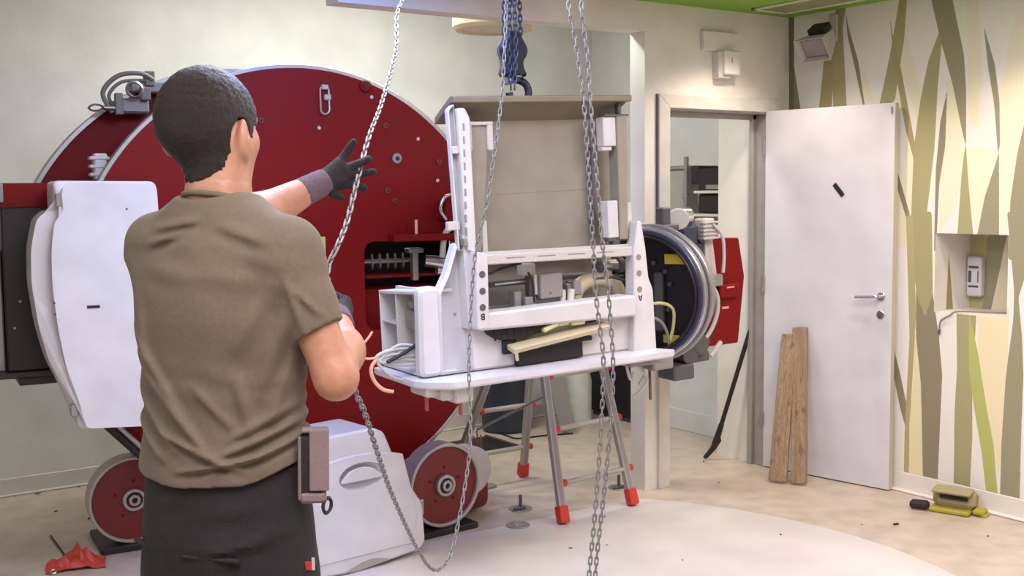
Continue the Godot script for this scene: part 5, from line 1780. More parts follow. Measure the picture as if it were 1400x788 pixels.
func floor_bits() -> void:
	# round steel floor plates, one with a stud
	for d in [["round steel floor plate with an upright stud behind the ladder's foot", Vector3(3.29, 0, -4.725), 0.062, true], ["flat round steel floor plate nearest the camera before the studded one", Vector3(3.11, 0.0012, -4.49), 0.06, false], ["round steel floor plate with stud by the wall end", Vector3(3.97, 0, -4.74), 0.058, true]]:
		var t := thing("floor_plate", d[0], "floor plate", d[1], 0.0, "round floor plates")
		var st := mb()
		disc(st, d[2], 0.0, 0.006, 32, Transform3D(Basis(Vector3.RIGHT, -PI / 2), Vector3.ZERO), 0.002)
		obj("plate", st, M.steel, t)
		st = mb()
		if d[3]:
			tube(st, v3s([0, 0.005, 0, 0, 0.075, 0]), 0.009, 10)
			bx(st, Vector3(-0.02, 0.012, 0.02), Vector3(0.07, 0.012, 0.02), 0.003)
			obj("stud", st, M.grey_dark, t)
		else:
			disc(st, 0.03, 0.005, 0.0075, 24, Transform3D(Basis(Vector3.RIGHT, -PI / 2), Vector3(0.01, 0, -0.01)), 0.001)
			obj("cap", st, M.chrome, t)
	# open floor hatch behind the drum
	var h := thing("floor_hatch", "dark open floor duct with raised lid edge behind the drum", "floor hatch", Vector3(3.93, 0, -6.05))
	var st := mb()
	bb(st, Vector3(-0.18, 0.0, -0.25), Vector3(0.18, 0.004, 0.21), 0.001)
	obj("duct", st, M.iron, h)
	st = mb()
	for s in [-1, 1]:
		bb(st, Vector3(s * 0.18 - 0.01, 0, -0.26), Vector3(s * 0.18 + 0.01, 0.012, 0.22), 0.002)
	bb(st, Vector3(-0.18, 0, 0.2), Vector3(0.18, 0.012, 0.22), 0.002)
	obj("hatch_frame", st, M.grey_dark, h)
	# red scrap behind the wheel and a spray of wires
	st = mb()
	for k in 5:
		tube(st, smooth_path([Vector3(0.02 * k, 0.0, 0), Vector3(0.02 * k - 0.02, 0.09 + 0.02 * (k % 3), 0.02), Vector3(0.03 * k - 0.05, 0.16 + 0.03 * (k % 2), 0.0)], 4), 0.005, 6)
	var wv := obj("wire_ends", st, mat(rgb(120, 72, 62), 0.6))
	wv.position = Vector3(3.64, 0.0, -5.75)
	tag(wv, "bunch of bent reddish wire ends sticking up behind the wheel", "wires")
	# strap on the floor
	st = mb()
	tube(st, smooth_path(v3s([4.236, 0.006, -6.42, 4.225, 0.006, -6.25, 4.222, 0.006, -6.105, 4.32, 0.006, -6.08, 4.428, 0.006, -6.062, 4.62, 0.006, -6.0]), 5), 0.006, 6)
	tag(obj("floor_cable", st, M.rubber), "thin dark cable lying bent on the floor behind the ladder", "cable")
	# containers against the back
	var b := thing("white_bucket", "pale translucent plastic drum standing by the back wall", "bucket", Vector3(4.86, 0, -6.30))
	st = mb()
	var up := Transform3D(Basis(Vector3.RIGHT, -PI / 2), Vector3.ZERO)
	lathe(st, [Vector2(0, 0), Vector2(0.11, 0), Vector2(0.125, 0.015), Vector2(0.13, 0.30), Vector2(0.118, 0.37), Vector2(0.115, 0.42), Vector2(0, 0.42)], 32, up)
	obj("body", st, M.bucket, b)
	st = mb()
	disc(st, 0.12, 0.415, 0.445, 32, up)
	obj("lid", st, M.white_dull, b)
	b = thing("blue_bin", "dark blue rounded bin standing behind the ladder", "bin", Vector3(4.34, 0, -6.40))
	st = mb()
	lathe(st, [Vector2(0, 0), Vector2(0.15, 0), Vector2(0.165, 0.02), Vector2(0.185, 0.5), Vector2(0.192, 0.51), Vector2(0.192, 0.53), Vector2(0.0, 0.53)], 36, up)
	obj("body", st, M.blue_bin, b)
	st = mb()
	disc(st, 0.195, 0.53, 0.56, 36, up, 0.012)
	obj("lid", st, M.grey_dark, b)
	b = thing("black_cabinet", "black shallow cabinet on the side wall beyond the wall end", "cabinet", Vector3(5.23, 0, -6.20), -PI / 2)
	st = mb()
	bb(st, Vector3(-0.30, 0.03, -0.07), Vector3(0.30, 0.75, 0.065), 0.005)
	obj("carcass", st, M.black, b)
	st = mb()
	bb(st, Vector3(-0.29, 0.05, 0.065), Vector3(-0.005, 0.73, 0.08), 0.004)
	obj("cabinet_door", st, M.black, b)
	st = mb()
	bb(st, Vector3(0.005, 0.05, 0.065), Vector3(0.29, 0.73, 0.08), 0.004)
	obj("cabinet_door", st, M.black, b)
	st = mb()
	bb(st, Vector3(-0.28, 0.0, -0.06), Vector3(0.28, 0.03, 0.05), 0.0)
	obj("plinth", st, M.grey_dark, b)
	b = thing("leaning_panel", "dark grey tilted panel behind the ladder, left of the pale drum", "panel", Vector3(4.60, 0, -6.02), deg_to_rad(-30))
	st = mb()
	bb(st, Vector3(-0.055, 0.005, -0.01), Vector3(0.055, 0.62, 0.01), 0.003, Transform3D(Basis(Vector3.BACK, 0.22) * Basis(Vector3.RIGHT, -0.18), Vector3(0, 0.02, 0)))
	obj("sheet", st, M.grey, b)
	# red rag and a thin rod on the left
	b = thing("red_scrap", "crumpled red plastic piece on the floor at the left", "scrap", Vector3(1.17, 0, -5.18), facing(20))
	st = mb()
	var fn := FastNoiseLite.new()
	fn.seed = 6
	fn.frequency = 9.0
	var grid := []
	for j in 12:
		for i in 15:
			var gx := -0.12 + 0.24 * i / 14.0
			var gz := -0.085 + 0.17 * j / 11.0
			var edge: float = clampf(1.25 - sqrt(pow(gx / 0.12, 2) + pow(gz / 0.085, 2)), 0.0, 1.0)
			grid.append(Vector3(gx + 0.02 * fn.get_noise_2d(gz, gx), 0.004 + edge * (0.055 + 0.075 * fn.get_noise_2d(gx * 1.6, gz * 1.6)), gz))
	for j in 11:
		for i in 14:
			quad(st, grid[j * 15 + i], grid[(j + 1) * 15 + i], grid[(j + 1) * 15 + i + 1], grid[j * 15 + i + 1])
			quad(st, grid[j * 15 + i] - Vector3(0, 0.003, 0), grid[j * 15 + i + 1] - Vector3(0, 0.003, 0), grid[(j + 1) * 15 + i + 1] - Vector3(0, 0.003, 0), grid[(j + 1) * 15 + i] - Vector3(0, 0.003, 0))
	obj("shell", st, mat(rgb(186, 66, 52), 0.5), b)
	st = mb()
	lathe(st, [Vector2(0.012, -0.004), Vector2(0.017, 0.0), Vector2(0.012, 0.004), Vector2(0.008, 0.0), Vector2(0.012, -0.004)], 14, Transform3D(Basis(Vector3.RIGHT, -1.2), Vector3(-0.09, 0.012, 0.09)))
	obj("ring_pull", st, M.steel, b)
	st = mb()
	tube(st, v3s([1.176, 0.005, -5.70, 1.16, 0.005, -5.33]), 0.005, 6)
	tag(obj("thin_rod", st, M.iron), "thin dark rod lying on the floor before the red scrap", "rod")
	# scattered crumbs
	var rng := RandomNumberGenerator.new()
	rng.seed = 11
	var spots := [[1.301, -6.58, 0.012, "dark crumb at the foot of the back wall, left of the machine"], [1.187, -6.60, 0.006, "small crumb by the back skirting, the leftmost one"], [1.525, -6.60, 0.008, "small crumb by the back skirting left of the dark roller"], [1.407, -5.901, 0.008, "dark crumb on the beige floor left of the dark roller"], [4.487, -4.480, 0.006, "small crumb on the beige floor left of the leaning boards"], [4.611, -3.393, 0.012, "long brown crumb on the beige floor before the tool pouch"], [4.477, -3.492, 0.005, "tiny crumb on the beige floor beside the long brown crumb"], [4.033, -3.615, 0.007, "dark crumb on the pale disc right of the hand chain"], [3.267, -3.987, 0.006, "tiny crumb on the pale disc just right of the hand chain"], [4.771, -4.894, 0.007, "dark crumb beside the tip of the pry bar"], [3.55, -4.35, 0.006, "tiny crumb between the ladder's two front feet"], [3.40, -3.62, 0.006, "small crumb low on the pale disc near the picture's bottom"], [3.10, -4.05, 0.008, "dark crumb on the pale disc before the round floor plates"], [4.80, -3.02, 0.006, "tiny crumb at the beige floor's right edge"], [1.30, -6.15, 0.007, "small faint crumb on the floor at the far left"], [5.02, -5.72, 0.014, "larger dark crumb below the skirting beyond the door"], [5.0, -5.83, 0.012, "larger dark crumb at the skirting corner beyond the door, the rear one"]]
	for s in spots:
		st = mb()
		bx(st, Vector3(0, s[2] * 0.3, 0), Vector3(s[2] * rng.randf_range(1.2, 2.6), s[2] * 0.6, s[2] * rng.randf_range(0.8, 1.4)), s[2] * 0.15)
		var o := obj("crumb", st, M.beige_dark if rng.randf() < 0.4 else M.rubber)
		o.position = Vector3(s[0], 0.0012, s[1])
		o.rotation.y = rng.randf() * TAU
		tag(o, s[3], "debris", "crumbs on the floor")

func service_side() -> void:
	# seen through the door: grey cupboard, wall shelf with black cases
	var t := thing("grey_cupboard", "grey-green wall cupboard seen at the left through the doorway", "cupboard", Vector3(5.23, 0, -5.685), -PI / 2)
	var st := mb()
	bb(st, Vector3(-0.21, 0.95, -0.08), Vector3(0.21, 1.79, 0.066), 0.004)
	obj("carcass", st, M.locker, t)
	st = mb()
	bb(st, Vector3(-0.205, 0.96, 0.066), Vector3(0.205, 1.73, 0.08), 0.004)
	obj("cupboard_door", st, M.locker, t)
	st = mb()
	bb(st, Vector3(-0.215, 1.79, -0.08), Vector3(0.215, 1.815, 0.085), 0.003)
	obj("cornice", st, M.grey, t)
	st = mb()
	bb(st, Vector3(0.237, 0.95, 0.085), Vector3(0.263, 1.87, 0.111), 0.003)
	bb(st, Vector3(0.2, 1.0, 0.06), Vector3(0.25, 1.03, 0.095), 0.003)
	bb(st, Vector3(0.2, 1.6, 0.06), Vector3(0.25, 1.63, 0.095), 0.003)
	obj("edge_post", st, M.grey, t)
	for s in [["pale wall shelf under the lower black case beyond the door", 1.50], ["pale wall shelf under the upper black case beyond the door", 1.648]]:
		t = thing("wall_shelf", s[0], "shelf", Vector3(5.31, s[1], -5.17), -PI / 2, "shelves beyond the door")
		st = mb()
		bb(st, Vector3(-0.175, -0.018, 0), Vector3(0.165, 0, 0.2), 0.003)
		obj("board", st, M.fog_white, t)
		st = mb()
		bb(st, Vector3(-0.175, -0.09, 0), Vector3(-0.155, -0.018, 0.16), 0.003)
		obj("bracket", st, M.fog_white, t)
	t = thing("black_case", "black case with rounded edges on the lower shelf beyond the door", "case", Vector3(5.215, 1.502, -5.17), -PI / 2, "black cases beyond the door")
	st = mb()
	bb(st, Vector3(-0.15, 0, -0.09), Vector3(0.15, 0.12, 0.095), 0.012)
	obj("body", st, M.black, t)
	st = mb()
	bb(st, Vector3(-0.135, 0.012, 0.094), Vector3(0.135, 0.108, 0.099), 0.004)
	obj("front_panel", st, M.rubber, t)
	t = thing("black_case", "black stepped case with dark knob end on the upper shelf beyond the door", "case", Vector3(5.215, 1.65, -5.17), -PI / 2, "black cases beyond the door")
	st = mb()
	bb(st, Vector3(-0.145, 0, -0.09), Vector3(0.15, 0.14, 0.095), 0.008)
	obj("body", st, M.black, t)
	st = mb()
	bb(st, Vector3(-0.213, 0.04, -0.09), Vector3(-0.14, 0.16, 0.092), 0.006)
	obj("end_block", st, M.black, t)
	st = mb()
	bb(st, Vector3(-0.07, 0.006, 0.094), Vector3(0.10, 0.035, 0.100), 0.004)
	obj("front_label", st, M.grey, t)
	# round lamp body under the service ceiling, just behind the lintel
	t = thing("round_lamp", "unlit round cream ceiling lamp just behind the lintel", "ceiling lamp", Vector3(3.31, HC, -4.955))
	var dn := Transform3D(Basis(Vector3.RIGHT, PI / 2), Vector3.ZERO)
	st = mb()
	lathe(st, [Vector2(0.0, 0.02), Vector2(0.20, 0.02), Vector2(0.215, 0.035), Vector2(0.215, 0.15), Vector2(0.20, 0.168), Vector2(0.17, 0.17), Vector2(0.165, 0.16), Vector2(0.0, 0.16)], 48, dn)
	obj("lamp_body", st, mat(rgb(206, 194, 170), 0.5), t)
	st = mb()
	tube(st, [Vector3(0, -0.02, 0), Vector3(0, HS - HC, 0)], 0.02, 10)
	obj("mount", st, M.white_dull, t)

# ---------------------------------------------------------------- the man
# x right, y up, z towards the camera; he faces away and to the right
var rows := PackedFloat32Array()   # torso half-width and half-depth for every centimetre of height
const TORSO := [0.80, 0.165, 0.118, 0.90, 0.180, 0.132, 1.00, 0.186, 0.138, 1.08, 0.182, 0.128, 1.14, 0.178, 0.122, 1.22, 0.171, 0.117, 1.32, 0.176, 0.120, 1.42, 0.190, 0.127, 1.50, 0.192, 0.122, 1.56, 0.168, 0.104, 1.61, 0.115, 0.080, 1.66, 0.062, 0.062]
const RX := Vector3(0.866, 0, 0.5)      # his right
const FX := Vector3(0.5, 0, -0.866)     # where he faces
const HR := Vector3(0.899, 0, 0.438)    # right of the head
const HF := Vector3(0.438, 0, -0.899)
const SHR := Vector3(0.152, 1.545, 0.088)
const SHL := Vector3(-0.136, 1.552, -0.080)
const ELR := Vector3(0.240, 1.312, 0.108)
const ELL := Vector3(-0.094, 1.556, -0.385)
const WRR := Vector3(0.206, 1.398, -0.115)
const WRL := Vector3(0.093, 1.668, -0.540)
const SKULL := Vector3(-0.014, 1.786, -0.018)

func torso_rows() -> void:
	for i in 120:
		var y := 0.5 + 0.01 * i
		var k := 0
		while k < TORSO.size() - 6 and TORSO[k + 3] < y:
			k += 3
		var t := clampf((y - TORSO[k]) / (TORSO[k + 3] - TORSO[k]), 0.0, 1.0)
		t = t * t * (3.0 - 2.0 * t) * 0.5 + t * 0.5
		rows.append(lerpf(TORSO[k + 1], TORSO[k + 4], t))
		rows.append(lerpf(TORSO[k + 2], TORSO[k + 5], t))

func torso_d(p: Vector3, grow: float) -> float:
	var u := clampf((p.y - 0.5) * 100.0, 0.0, 118.0)
	var i := int(u)
	var t := u - i
	var a := lerpf(rows[2 * i], rows[2 * i + 2], t) + grow
	var b := lerpf(rows[2 * i + 1], rows[2 * i + 3], t) + grow
	var q := Vector3(p.x - 0.005, 0, p.z)
	var l := Vector2(q.dot(RX) / a, q.dot(FX) / b)
	var r := l.length()
	var g := Vector2(l.x / a, l.y / b).length()
	return (r - 1.0) * r / maxf(g, 0.001)

# folds of the shirt as seen from behind: x0, y0, x1, y1, height, width
const FOLDS := [
	-0.160, 1.400, -0.045, 1.245, 0.008, 0.010, -0.155, 1.350, 0.010, 1.175, 0.010, 0.009, -0.160, 1.290, -0.060, 1.180, 0.009, 0.008, -0.168, 1.235, -0.090, 1.160, 0.008, 0.008,
	-0.100, 1.215, 0.070, 1.150, 0.008, 0.007, 0.165, 1.265, 0.050, 1.205, 0.007, 0.009, 0.175, 1.235, 0.030, 1.175, 0.009, 0.008, 0.180, 1.205, 0.060, 1.160, 0.008, 0.007,
	0.120, 1.180, -0.060, 1.140, 0.006, 0.006, 0.160, 1.440, 0.105, 1.290, 0.007, 0.015, 0.130, 1.480, 0.060, 1.360, 0.005, 0.018, 0.170, 1.370, 0.125, 1.240, 0.008, 0.010,
	-0.105, 1.588, -0.010, 1.606, 0.007, 0.009, -0.120, 1.560, -0.030, 1.588, 0.006, 0.009, 0.020, 1.600, 0.130, 1.565, 0.004, 0.012, -0.145, 1.470, -0.120, 1.300, 0.005, 0.014,
	0.060, 1.330, 0.095, 1.200, 0.005, 0.012, 0.175, 1.480, 0.225, 1.430, 0.004, 0.008, 0.160, 1.500, 0.190, 1.400, 0.005, 0.009, -0.02, 1.30, 0.06, 1.22, 0.004, 0.010]

func fold_d(p: Vector3, f: Array) -> float:
	var h := 0.0
	for i in range(0, f.size(), 6):
		var dx: float = f[i + 2] - f[i]
		var dy: float = f[i + 3] - f[i + 1]
		var px: float = p.x - f[i]
		var py: float = p.y - f[i + 1]
		var t := clampf((px * dx + py * dy) / (dx * dx + dy * dy), 0.0, 1.0)
		var ex := px - dx * t
		var ey := py - dy * t
		var w: float = f[i + 5]
		var q := (ex * ex + ey * ey) / (w * w)
		if q < 16.0:
			var fade := 4.0 * t * (1.0 - t) * 0.8 + 0.2
			# a ridge with a groove along its lower side
			h += f[i + 4] * fade * (exp(-q) - 0.7 * exp(-((ex * ex + (ey + w * 1.5) * (ey + w * 1.5)) / (w * w))))
	return 0.009 * tanh(h / 0.009)

func shirt_d(p: Vector3) -> float:
	var d := torso_d(p, 0.004 + 0.008 * smoothstep(1.26, 1.13, p.y))
	d = maxf(d, p.y - 1.64)
	d = smin(d, cone_d(p, Vector3(0.045, 1.598, 0.025), SHR, 0.045, 0.060), 0.06)
	d = smin(d, cone_d(p, Vector3(-0.035, 1.600, -0.018), SHL, 0.045, 0.058), 0.06)
	# sleeves, cut at the cuffs
	var r := cone_d(p, SHR, ELR, 0.061, 0.047)
	var ar := (ELR - SHR).normalized()
	r = maxf(r, (p - SHR).dot(ar + Vector3(0.16, 0.0, 0.06)) - 0.168)
	var l := cone_d(p, SHL, ELL, 0.059, 0.052)
	l = maxf(l, (p - SHL).dot((ELL - SHL).normalized()) - 0.20)
	d = smin(d, r, 0.028)
	d = smin(d, l, 0.03)
	if absf(d) < 0.06 and p.z > -0.12:
		d -= 2.1 * smoothstep(0.06, 0.03, absf(d)) * fold_d(p, FOLDS)
		d += 0.0015 * sin(p.x * 37.0 + p.y * 61.0 + sin(p.y * 29.0) * 2.0) * sin(p.y * 23.0 - p.x * 19.0)
	# neck opening and slanting hem
	d = maxf(d, 0.066 - (Vector3(p.x - 0.010, (p.y - 1.695) * 0.9, p.z + 0.012)).length())
	d = maxf(d, 1.116 + 0.004 * sin(p.x * 23.0) + 0.045 * smoothstep(0.06, 0.19, p.x) - p.y)
	return d

const PANT_FOLDS := [-0.12, 1.06, -0.06, 1.085, 0.004, 0.010, -0.03, 0.995, 0.12, 1.01, 0.005, 0.007, 0.14, 1.03, 0.05, 1.0, 0.004, 0.012, -0.16, 1.0, -0.10, 0.975, 0.005, 0.010, -0.02, 1.06, 0.09, 1.075, 0.003, 0.014,
	-0.09, 1.08, -0.08, 0.90, 0.004, 0.02, 0.02, 1.03, -0.02, 0.88, 0.005, 0.02]

func trousers_d(p: Vector3) -> float:
	var d := maxf(torso_d(p, 0.0), maxf(p.y - 1.145, 0.84 - p.y))
	var hr := Vector3(0.005, 0.90, 0) + RX * 0.088
	var hl := Vector3(0.005, 0.90, 0) - RX * 0.088
	var kr := Vector3(0.03, 0.52, 0.02) + RX * 0.11
	var kl := Vector3(0.0, 0.52, -0.02) - RX * 0.11
	var legs: float = minf(smin(cone_d(p, hr, kr, 0.098, 0.072), cone_d(p, kr, Vector3(0.13, 0.09, 0.07), 0.072, 0.062), 0.04), smin(cone_d(p, hl, kl, 0.098, 0.072), cone_d(p, kl, Vector3(-0.10, 0.09, -0.04), 0.072, 0.062), 0.04))
	d = smin(d, legs, 0.05)
	if absf(d) < 0.04 and p.y > 0.7:
		d -= 1.5 * fold_d(p, PANT_FOLDS)
	return d

func head_d(p: Vector3) -> float:
	var q := p - SKULL
	var l := Vector3(q.dot(HR), q.y, -q.dot(HF))   # x his right, z his back
	var d := ell(l, Vector3(0, 0.005, 0.005), Vector3(0.074, 0.092, 0.094))
	d = smin(d, ell(l, Vector3(0, -0.055, -0.040), Vector3(0.058, 0.068, 0.056)), 0.04)
	d = smin(d, cone_d(l, Vector3(0, -0.102, -0.072), Vector3(0, -0.098, -0.060), 0.024, 0.03), 0.03)            # chin
	d = smin(d, cone_d(l, Vector3(0.0, -0.010, -0.094), Vector3(0, -0.040, -0.114), 0.009, 0.013), 0.016)         # nose
	d = smin(d, cone_d(l, Vector3(-0.04, 0.012, -0.082), Vector3(0.04, 0.012, -0.082), 0.011, 0.011), 0.02)       # brow
	d = smin(d, cone_d(l, Vector3(-0.018, -0.070, -0.092), Vector3(0.018, -0.070, -0.092), 0.008, 0.008), 0.012)  # lips
	d = smin(d, cone_d(l, Vector3(0.046, -0.032, -0.058), Vector3(0.060, -0.036, -0.020), 0.018, 0.012), 0.03)    # cheekbones
	d = smin(d, cone_d(l, Vector3(-0.046, -0.032, -0.058), Vector3(-0.060, -0.036, -0.020), 0.018, 0.012), 0.03)
	d = maxf(d, 0.013 - l.distance_to(Vector3(0.032, -0.012, -0.100)))
	d = maxf(d, 0.013 - l.distance_to(Vector3(-0.032, -0.012, -0.100)))
	for s in [-1.0, 1.0]:
		# ear: a leaning shell with a hollow
		var e := Vector3(s * l.x - 0.087, l.y + 0.026, l.z - 0.004)
		e = Vector3(e.x * 0.82 - e.z * 0.57, e.y + e.z * 0.25, e.z * 0.82 + e.x * 0.57)
		var ear := ell(e, Vector3.ZERO, Vector3(0.009, 0.034, 0.021))
		ear = maxf(ear, 0.011 - e.distance_to(Vector3(0.011, 0.003, -0.004)))
		d = smin(d, ear, 0.006)
	var nk := cone_d(p, Vector3(0.006, 1.58, 0.004), Vector3(0.006, 1.735, -0.012), 0.066, 0.058)
	return smin(d, nk, 0.035)

var tuft := FastNoiseLite.new()

func hair_d(p: Vector3) -> float:
	var q := p - SKULL
	var l := Vector3(q.dot(HR), q.y, -q.dot(HF))
	var thick := 0.011 * smoothstep(-0.095, -0.01, l.y) + 0.0025
	var d := ell(l, Vector3(0, 0.007, 0.005), Vector3(0.074, 0.092, 0.094)) - thick
	var nk := cone_d(p, Vector3(0.006, 1.58, 0.004), Vector3(0.006, 1.735, -0.012), 0.066, 0.058) - 0.003
	d = smin(d, nk, 0.03)
	d = smin(d, ell(l, Vector3(0, -0.055, -0.040), Vector3(0.058, 0.068, 0.056)) - 0.003, 0.03)
	d += 0.0022 * tuft.get_noise_3dv(l)
	for s in [-1.0, 1.0]:   # clear of the ears
		d = maxf(d, -ell(l, Vector3(s * 0.088, -0.030, 0.006), Vector3(0.032, 0.040, 0.026)))
	# hairline: forehead, temples, round the ear, nape
	var line := -0.088 + maxf(0.0, 0.050 - l.y) * 0.62
	if l.y < -0.005:
		line = maxf(line, -0.034)
	var jag := 0.006 * tuft.get_noise_3dv(l * 0.7)
	if l.y < -0.028:
		line = maxf(line, minf(0.022, -0.034 + (-0.028 - l.y) * 6.0) + maxf(0.0, -0.045 - l.y) * 0.5)
	d = maxf(d, line - l.z + jag)
	d = maxf(d, -0.112 + 5.0 * l.x * l.x - l.y + jag)
	return d

func arms_d(p: Vector3) -> float:
	var d := cone_d(p, SHR, ELR, 0.050, 0.037)
	d = smin(d, cone_d(p, ELR, Vector3(0.236, 1.350, 0.02), 0.037, 0.042), 0.025)
	d = smin(d, cone_d(p, Vector3(0.236, 1.350, 0.02), WRR, 0.042, 0.029), 0.03)
	var e := cone_d(p, SHL, ELL, 0.050, 0.045)
	e = smin(e, cone_d(p, ELL, ELL.lerp(WRL, 0.35), 0.045, 0.053), 0.03)
	e = smin(e, cone_d(p, ELL.lerp(WRL, 0.35), WRL, 0.053, 0.031), 0.03)
	d = minf(d, e)
	d = smin(d, cone_d(p, SHR, SHL, 0.06, 0.06), 0.04)
	return smin(d, cone_d(p, Vector3(0.006, 1.55, 0.0), Vector3(0.006, 1.66, -0.004), 0.072, 0.063), 0.04)

func finger(p: Vector3, pts: Array, r: float) -> float:
	var d := 1e9
	for i in pts.size() - 1:
		d = minf(d, cone_d(p, pts[i], pts[i + 1], r * (1.0 - 0.1 * i), r * (0.9 - 0.1 * i)))
	return d

var hands := {}

func plan_hands() -> void:
	hands.l = [
		[Vector3(0.148, 1.722, -0.580), Vector3(0.166, 1.750, -0.594), Vector3(0.184, 1.776, -0.600)],
		[Vector3(0.160, 1.710, -0.592), Vector3(0.192, 1.724, -0.614), Vector3(0.216, 1.736, -0.632)],
		[Vector3(0.164, 1.692, -0.592), Vector3(0.200, 1.700, -0.612), Vector3(0.228, 1.704, -0.622)],
		[Vector3(0.158, 1.674, -0.582), Vector3(0.188, 1.670, -0.600), Vector3(0.208, 1.664, -0.606)],
		[Vector3(0.118, 1.672, -0.552), Vector3(0.140, 1.650, -0.556), Vector3(0.156, 1.642, -0.568)]]
	var a := Vector3(0.203, 1.405, -0.15)
	hands.r = [
		[a + Vector3(0.012, 0.020, -0.045), a + Vector3(-0.012, 0.030, -0.070), a + Vector3(-0.034, 0.024, -0.052)],
		[a + Vector3(0.014, 0.004, -0.052), a + Vector3(-0.010, 0.012, -0.078), a + Vector3(-0.034, 0.008, -0.058)],
		[a + Vector3(0.014, -0.014, -0.050), a + Vector3(-0.010, -0.008, -0.074), a + Vector3(-0.032, -0.010, -0.054)],
		[a + Vector3(0.010, -0.032, -0.044), a + Vector3(-0.012, -0.028, -0.062), a + Vector3(-0.030, -0.028, -0.044)],
		[a + Vector3(-0.010, 0.022, -0.010), a + Vector3(-0.030, 0.030, -0.034), a + Vector3(-0.030, 0.016, -0.062)]]

func glove_l(p: Vector3) -> float:
	var d := cone_d(p, WRL.lerp(Vector3(0.15, 1.698, -0.582), 0.45), Vector3(0.15, 1.712, -0.580), 0.026, 0.019)
	for k in 4:
		d = smin(d, cone_d(p, Vector3(0.116, 1.680, -0.557), hands.l[k][0], 0.022, 0.014), 0.012)
	for k in 5:
		d = smin(d, finger(p, hands.l[k], 0.0118), 0.006)
	return d

func glove_r(p: Vector3) -> float:
	var d := cone_d(p, WRR, Vector3(0.203, 1.405, -0.15), 0.030, 0.026)
	for k in 4:
		d = smin(d, cone_d(p, Vector3(0.204, 1.402, -0.14), hands.r[k][0], 0.020, 0.013), 0.012)
	for k in 5:
		d = smin(d, finger(p, hands.r[k], 0.011), 0.006)
	return d

func cuffs(p: Vector3) -> float:
	var a := ELL.lerp(WRL, 0.86)
	var b := WRL.lerp(Vector3(0.15, 1.698, -0.582), 0.50)
	var d := cone_d(p, a, b, 0.0355, 0.0315)
	var ax := (b - a).normalized()
	var t := (p - a).dot(ax)
	d = maxf(d, maxf(-t, t - a.distance_to(b)))
	return d + 0.0012 * sin(t * 700.0)

func cuff_r(p: Vector3) -> float:
	var a := Vector3(0.238, 1.350, 0.02).lerp(WRR, 0.72)
	var ax := (WRR - a).normalized()
	var t := (p - a).dot(ax)
	var d := cone_d(p, a, WRR, 0.036, 0.033)
	return maxf(d, maxf(-t, t - a.distance_to(WRR) - 0.01))

func shoes_d(p: Vector3) -> float:
	var d := 1e9
	for c in [Vector3(0.13, 0.0, 0.07), Vector3(-0.10, 0.0, -0.04)]:
		var e := smin(cone_d(p, c + Vector3(0, 0.05, 0) - FX * 0.05, c + Vector3(0, 0.045, 0) + FX * 0.17, 0.048, 0.042), cone_d(p, c + Vector3(0, 0.05, 0), c + Vector3(0, 0.12, 0), 0.052, 0.055), 0.04)
		d = minf(d, maxf(e, 0.004 - p.y))
	return d

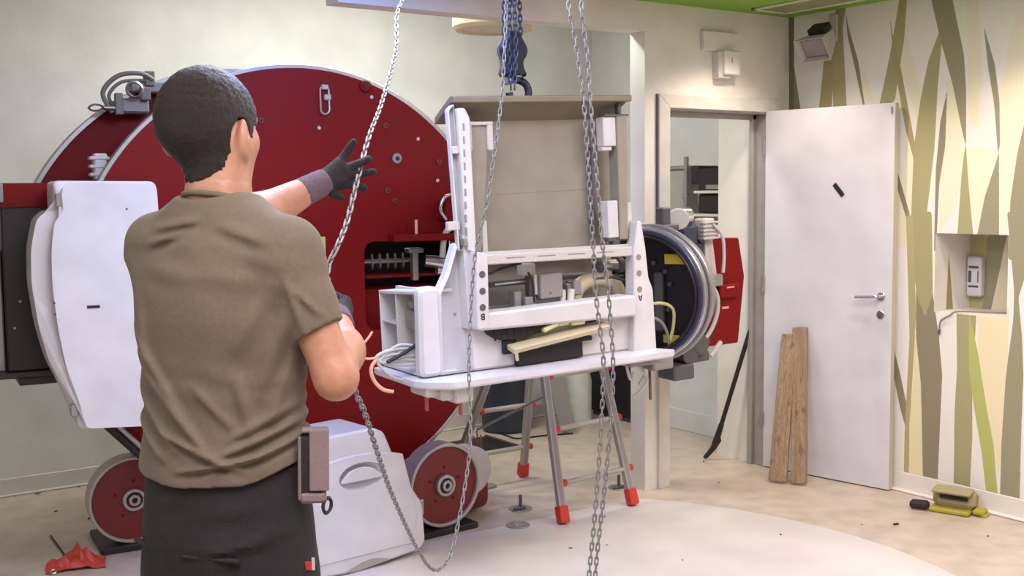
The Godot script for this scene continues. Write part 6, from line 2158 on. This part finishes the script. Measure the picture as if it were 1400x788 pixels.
func man() -> void:
	tuft.seed = 8
	tuft.frequency = 75.0
	torso_rows()
	plan_hands()
	var t := thing("person", "person in olive-brown t-shirt and black work trousers, seen from behind, reaching out", "person", hd(-0.5665, 0, 2.16), facing(0))
	var k := SKULL
	soft("body", [[head_d, k - Vector3(0.13, 0.20, 0.14), k + Vector3(0.13, 0.13, 0.14), 0.0036],
		[arms_d, Vector3(-0.24, 1.22, -0.62), Vector3(0.34, 1.68, 0.2), 0.009]], M.skin, t)
	soft("hair", [[hair_d, k - Vector3(0.13, 0.13, 0.14), k + Vector3(0.13, 0.13, 0.14), 0.0032]], M.hair, t)
	soft("shirt", [[shirt_d, Vector3(-0.26, 1.05, -0.36), Vector3(0.32, 1.70, 0.24), 0.0042]], M.shirt, t)
	soft("trousers", [[trousers_d, Vector3(-0.27, 0.02, -0.24), Vector3(0.29, 1.17, 0.24), 0.011]], M.trousers, t)
	soft("glove", [[glove_l, Vector3(0.06, 1.60, -0.68), Vector3(0.27, 1.81, -0.50), 0.0045]], M.glove, t)
	soft("glove", [[glove_r, Vector3(0.14, 1.33, -0.26), Vector3(0.26, 1.46, -0.06), 0.0045]], M.glove, t)
	soft("glove_cuff", [[cuffs, Vector3(0.02, 1.59, -0.62), Vector3(0.18, 1.74, -0.46), 0.0045]], M.glove_cuff, t)
	soft("glove_cuff", [[cuff_r, Vector3(0.15, 1.32, -0.16), Vector3(0.28, 1.45, 0.0), 0.0045]], M.glove_cuff, t)
	soft("shoes", [[shoes_d, Vector3(-0.26, -0.02, -0.3), Vector3(0.34, 0.2, 0.2), 0.011]], M.rubber, t)
	# ribbed collar
	var sc := mb()
	var cp := []
	for i in 28:
		var an := TAU * i / 28.0
		cp.append(Vector3(0.008, 1.640, -0.004) + RX * cos(an) * 0.066 + FX * sin(an) * 0.067 + Vector3(0, -0.016 * sin(an), 0))
	tube(sc, cp, 0.006, 8, true)
	obj("collar", sc, M.shirt, t)
	# eyes
	for s in [-1, 1]:
		var st := mb()
		var e: Vector3 = SKULL + HR * 0.032 * s + Vector3(0, -0.012, 0) + HF * 0.086
		lathe(st, [Vector2(0, -0.011), Vector2(0.008, -0.008), Vector2(0.011, 0), Vector2(0.008, 0.008), Vector2(0, 0.011)], 12, Transform3D(Basis.IDENTITY, e))
		obj("eye", st, M.white, t)
	var st := mb()
	# back pockets
	for s in [[-0.085, -0.03], [0.075, 0.02]]:
		st = mb()
		var q: Vector3 = Vector3(0.005, 0.985, 0) + RX * s[0] - FX * (0.138 * sqrt(1.0 - pow(s[0] / 0.186, 2.0)) - 0.003)
		bx(st, Vector3.ZERO, Vector3(0.12, 0.007, 0.012), 0.003, Transform3D(Basis(Vector3.UP, -0.5236 + s[0] * 3.0), q))
		obj("pocket_edge", st, M.trousers, t)
	# knife pouch on the belt
	var pc := node("belt_pouch", t, Transform3D(Basis(Vector3.UP, 0.15) * Basis(Vector3.BACK, -0.02), Vector3(0.196, 1.155, 0.10)))
	st = mb()
	bx(st, Vector3(-0.006, -0.01, 0), Vector3(0.052, 0.125, 0.026), 0.008)
	obj("pouch_body", st, M.rubber, pc)
	st = mb()
	bx(st, Vector3(0.008, 0.005, 0.016), Vector3(0.036, 0.115, 0.006), 0.003)
	bx(st, Vector3(0.0, 0.060, 0.004), Vector3(0.05, 0.008, 0.026), 0.004)
	obj("pouch_flap", st, M.pouch, pc)
	st = mb()
	bx(st, Vector3(-0.004, -0.066, 0.004), Vector3(0.050, 0.022, 0.026), 0.006)
	bx(st, Vector3(-0.028, -0.01, 0.012), Vector3(0.006, 0.12, 0.008), 0.003)
	obj("pouch_base", st, M.pouch, pc)
	st = mb()
	lathe(st, [Vector2(0.014, -0.004), Vector2(0.018, 0), Vector2(0.014, 0.004), Vector2(0.010, 0), Vector2(0.014, -0.004)], 14, Transform3D(Basis(Vector3.UP, 1.0), Vector3(0.022, -0.085, 0.0)))
	obj("belt_ring", st, M.rubber, t.get_node("belt_pouch"))
	# sewn tag on the leg
	st = mb()
	bx(st, Vector3(0.176, 0.952, 0.092), Vector3(0.012, 0.016, 0.003), 0.0005, Transform3D.IDENTITY)
	obj("red_tag", st, M.red_cap, t)
	st = mb()
	bx(st, Vector3(0.185, 0.954, 0.086), Vector3(0.006, 0.024, 0.003), 0.0005, Transform3D.IDENTITY)
	obj("white_tag", st, M.white, t)

func _ready() -> void:
	make_materials()
	eye_and_light()
	setting()
	door_leaf()
	drum()
	roller("large red drive roller with pale motor housing under the drum's right side", 0.575, 0.28, 0.205, true)
	roller("dark red drive roller under the drum's left side beside the man", -0.785, -0.24, 0.205, false)
	floor_cover()
	beam_head()
	hoists()
	man()
	ladder()
	things_by_the_door()
	service_side()
	floor_bits()
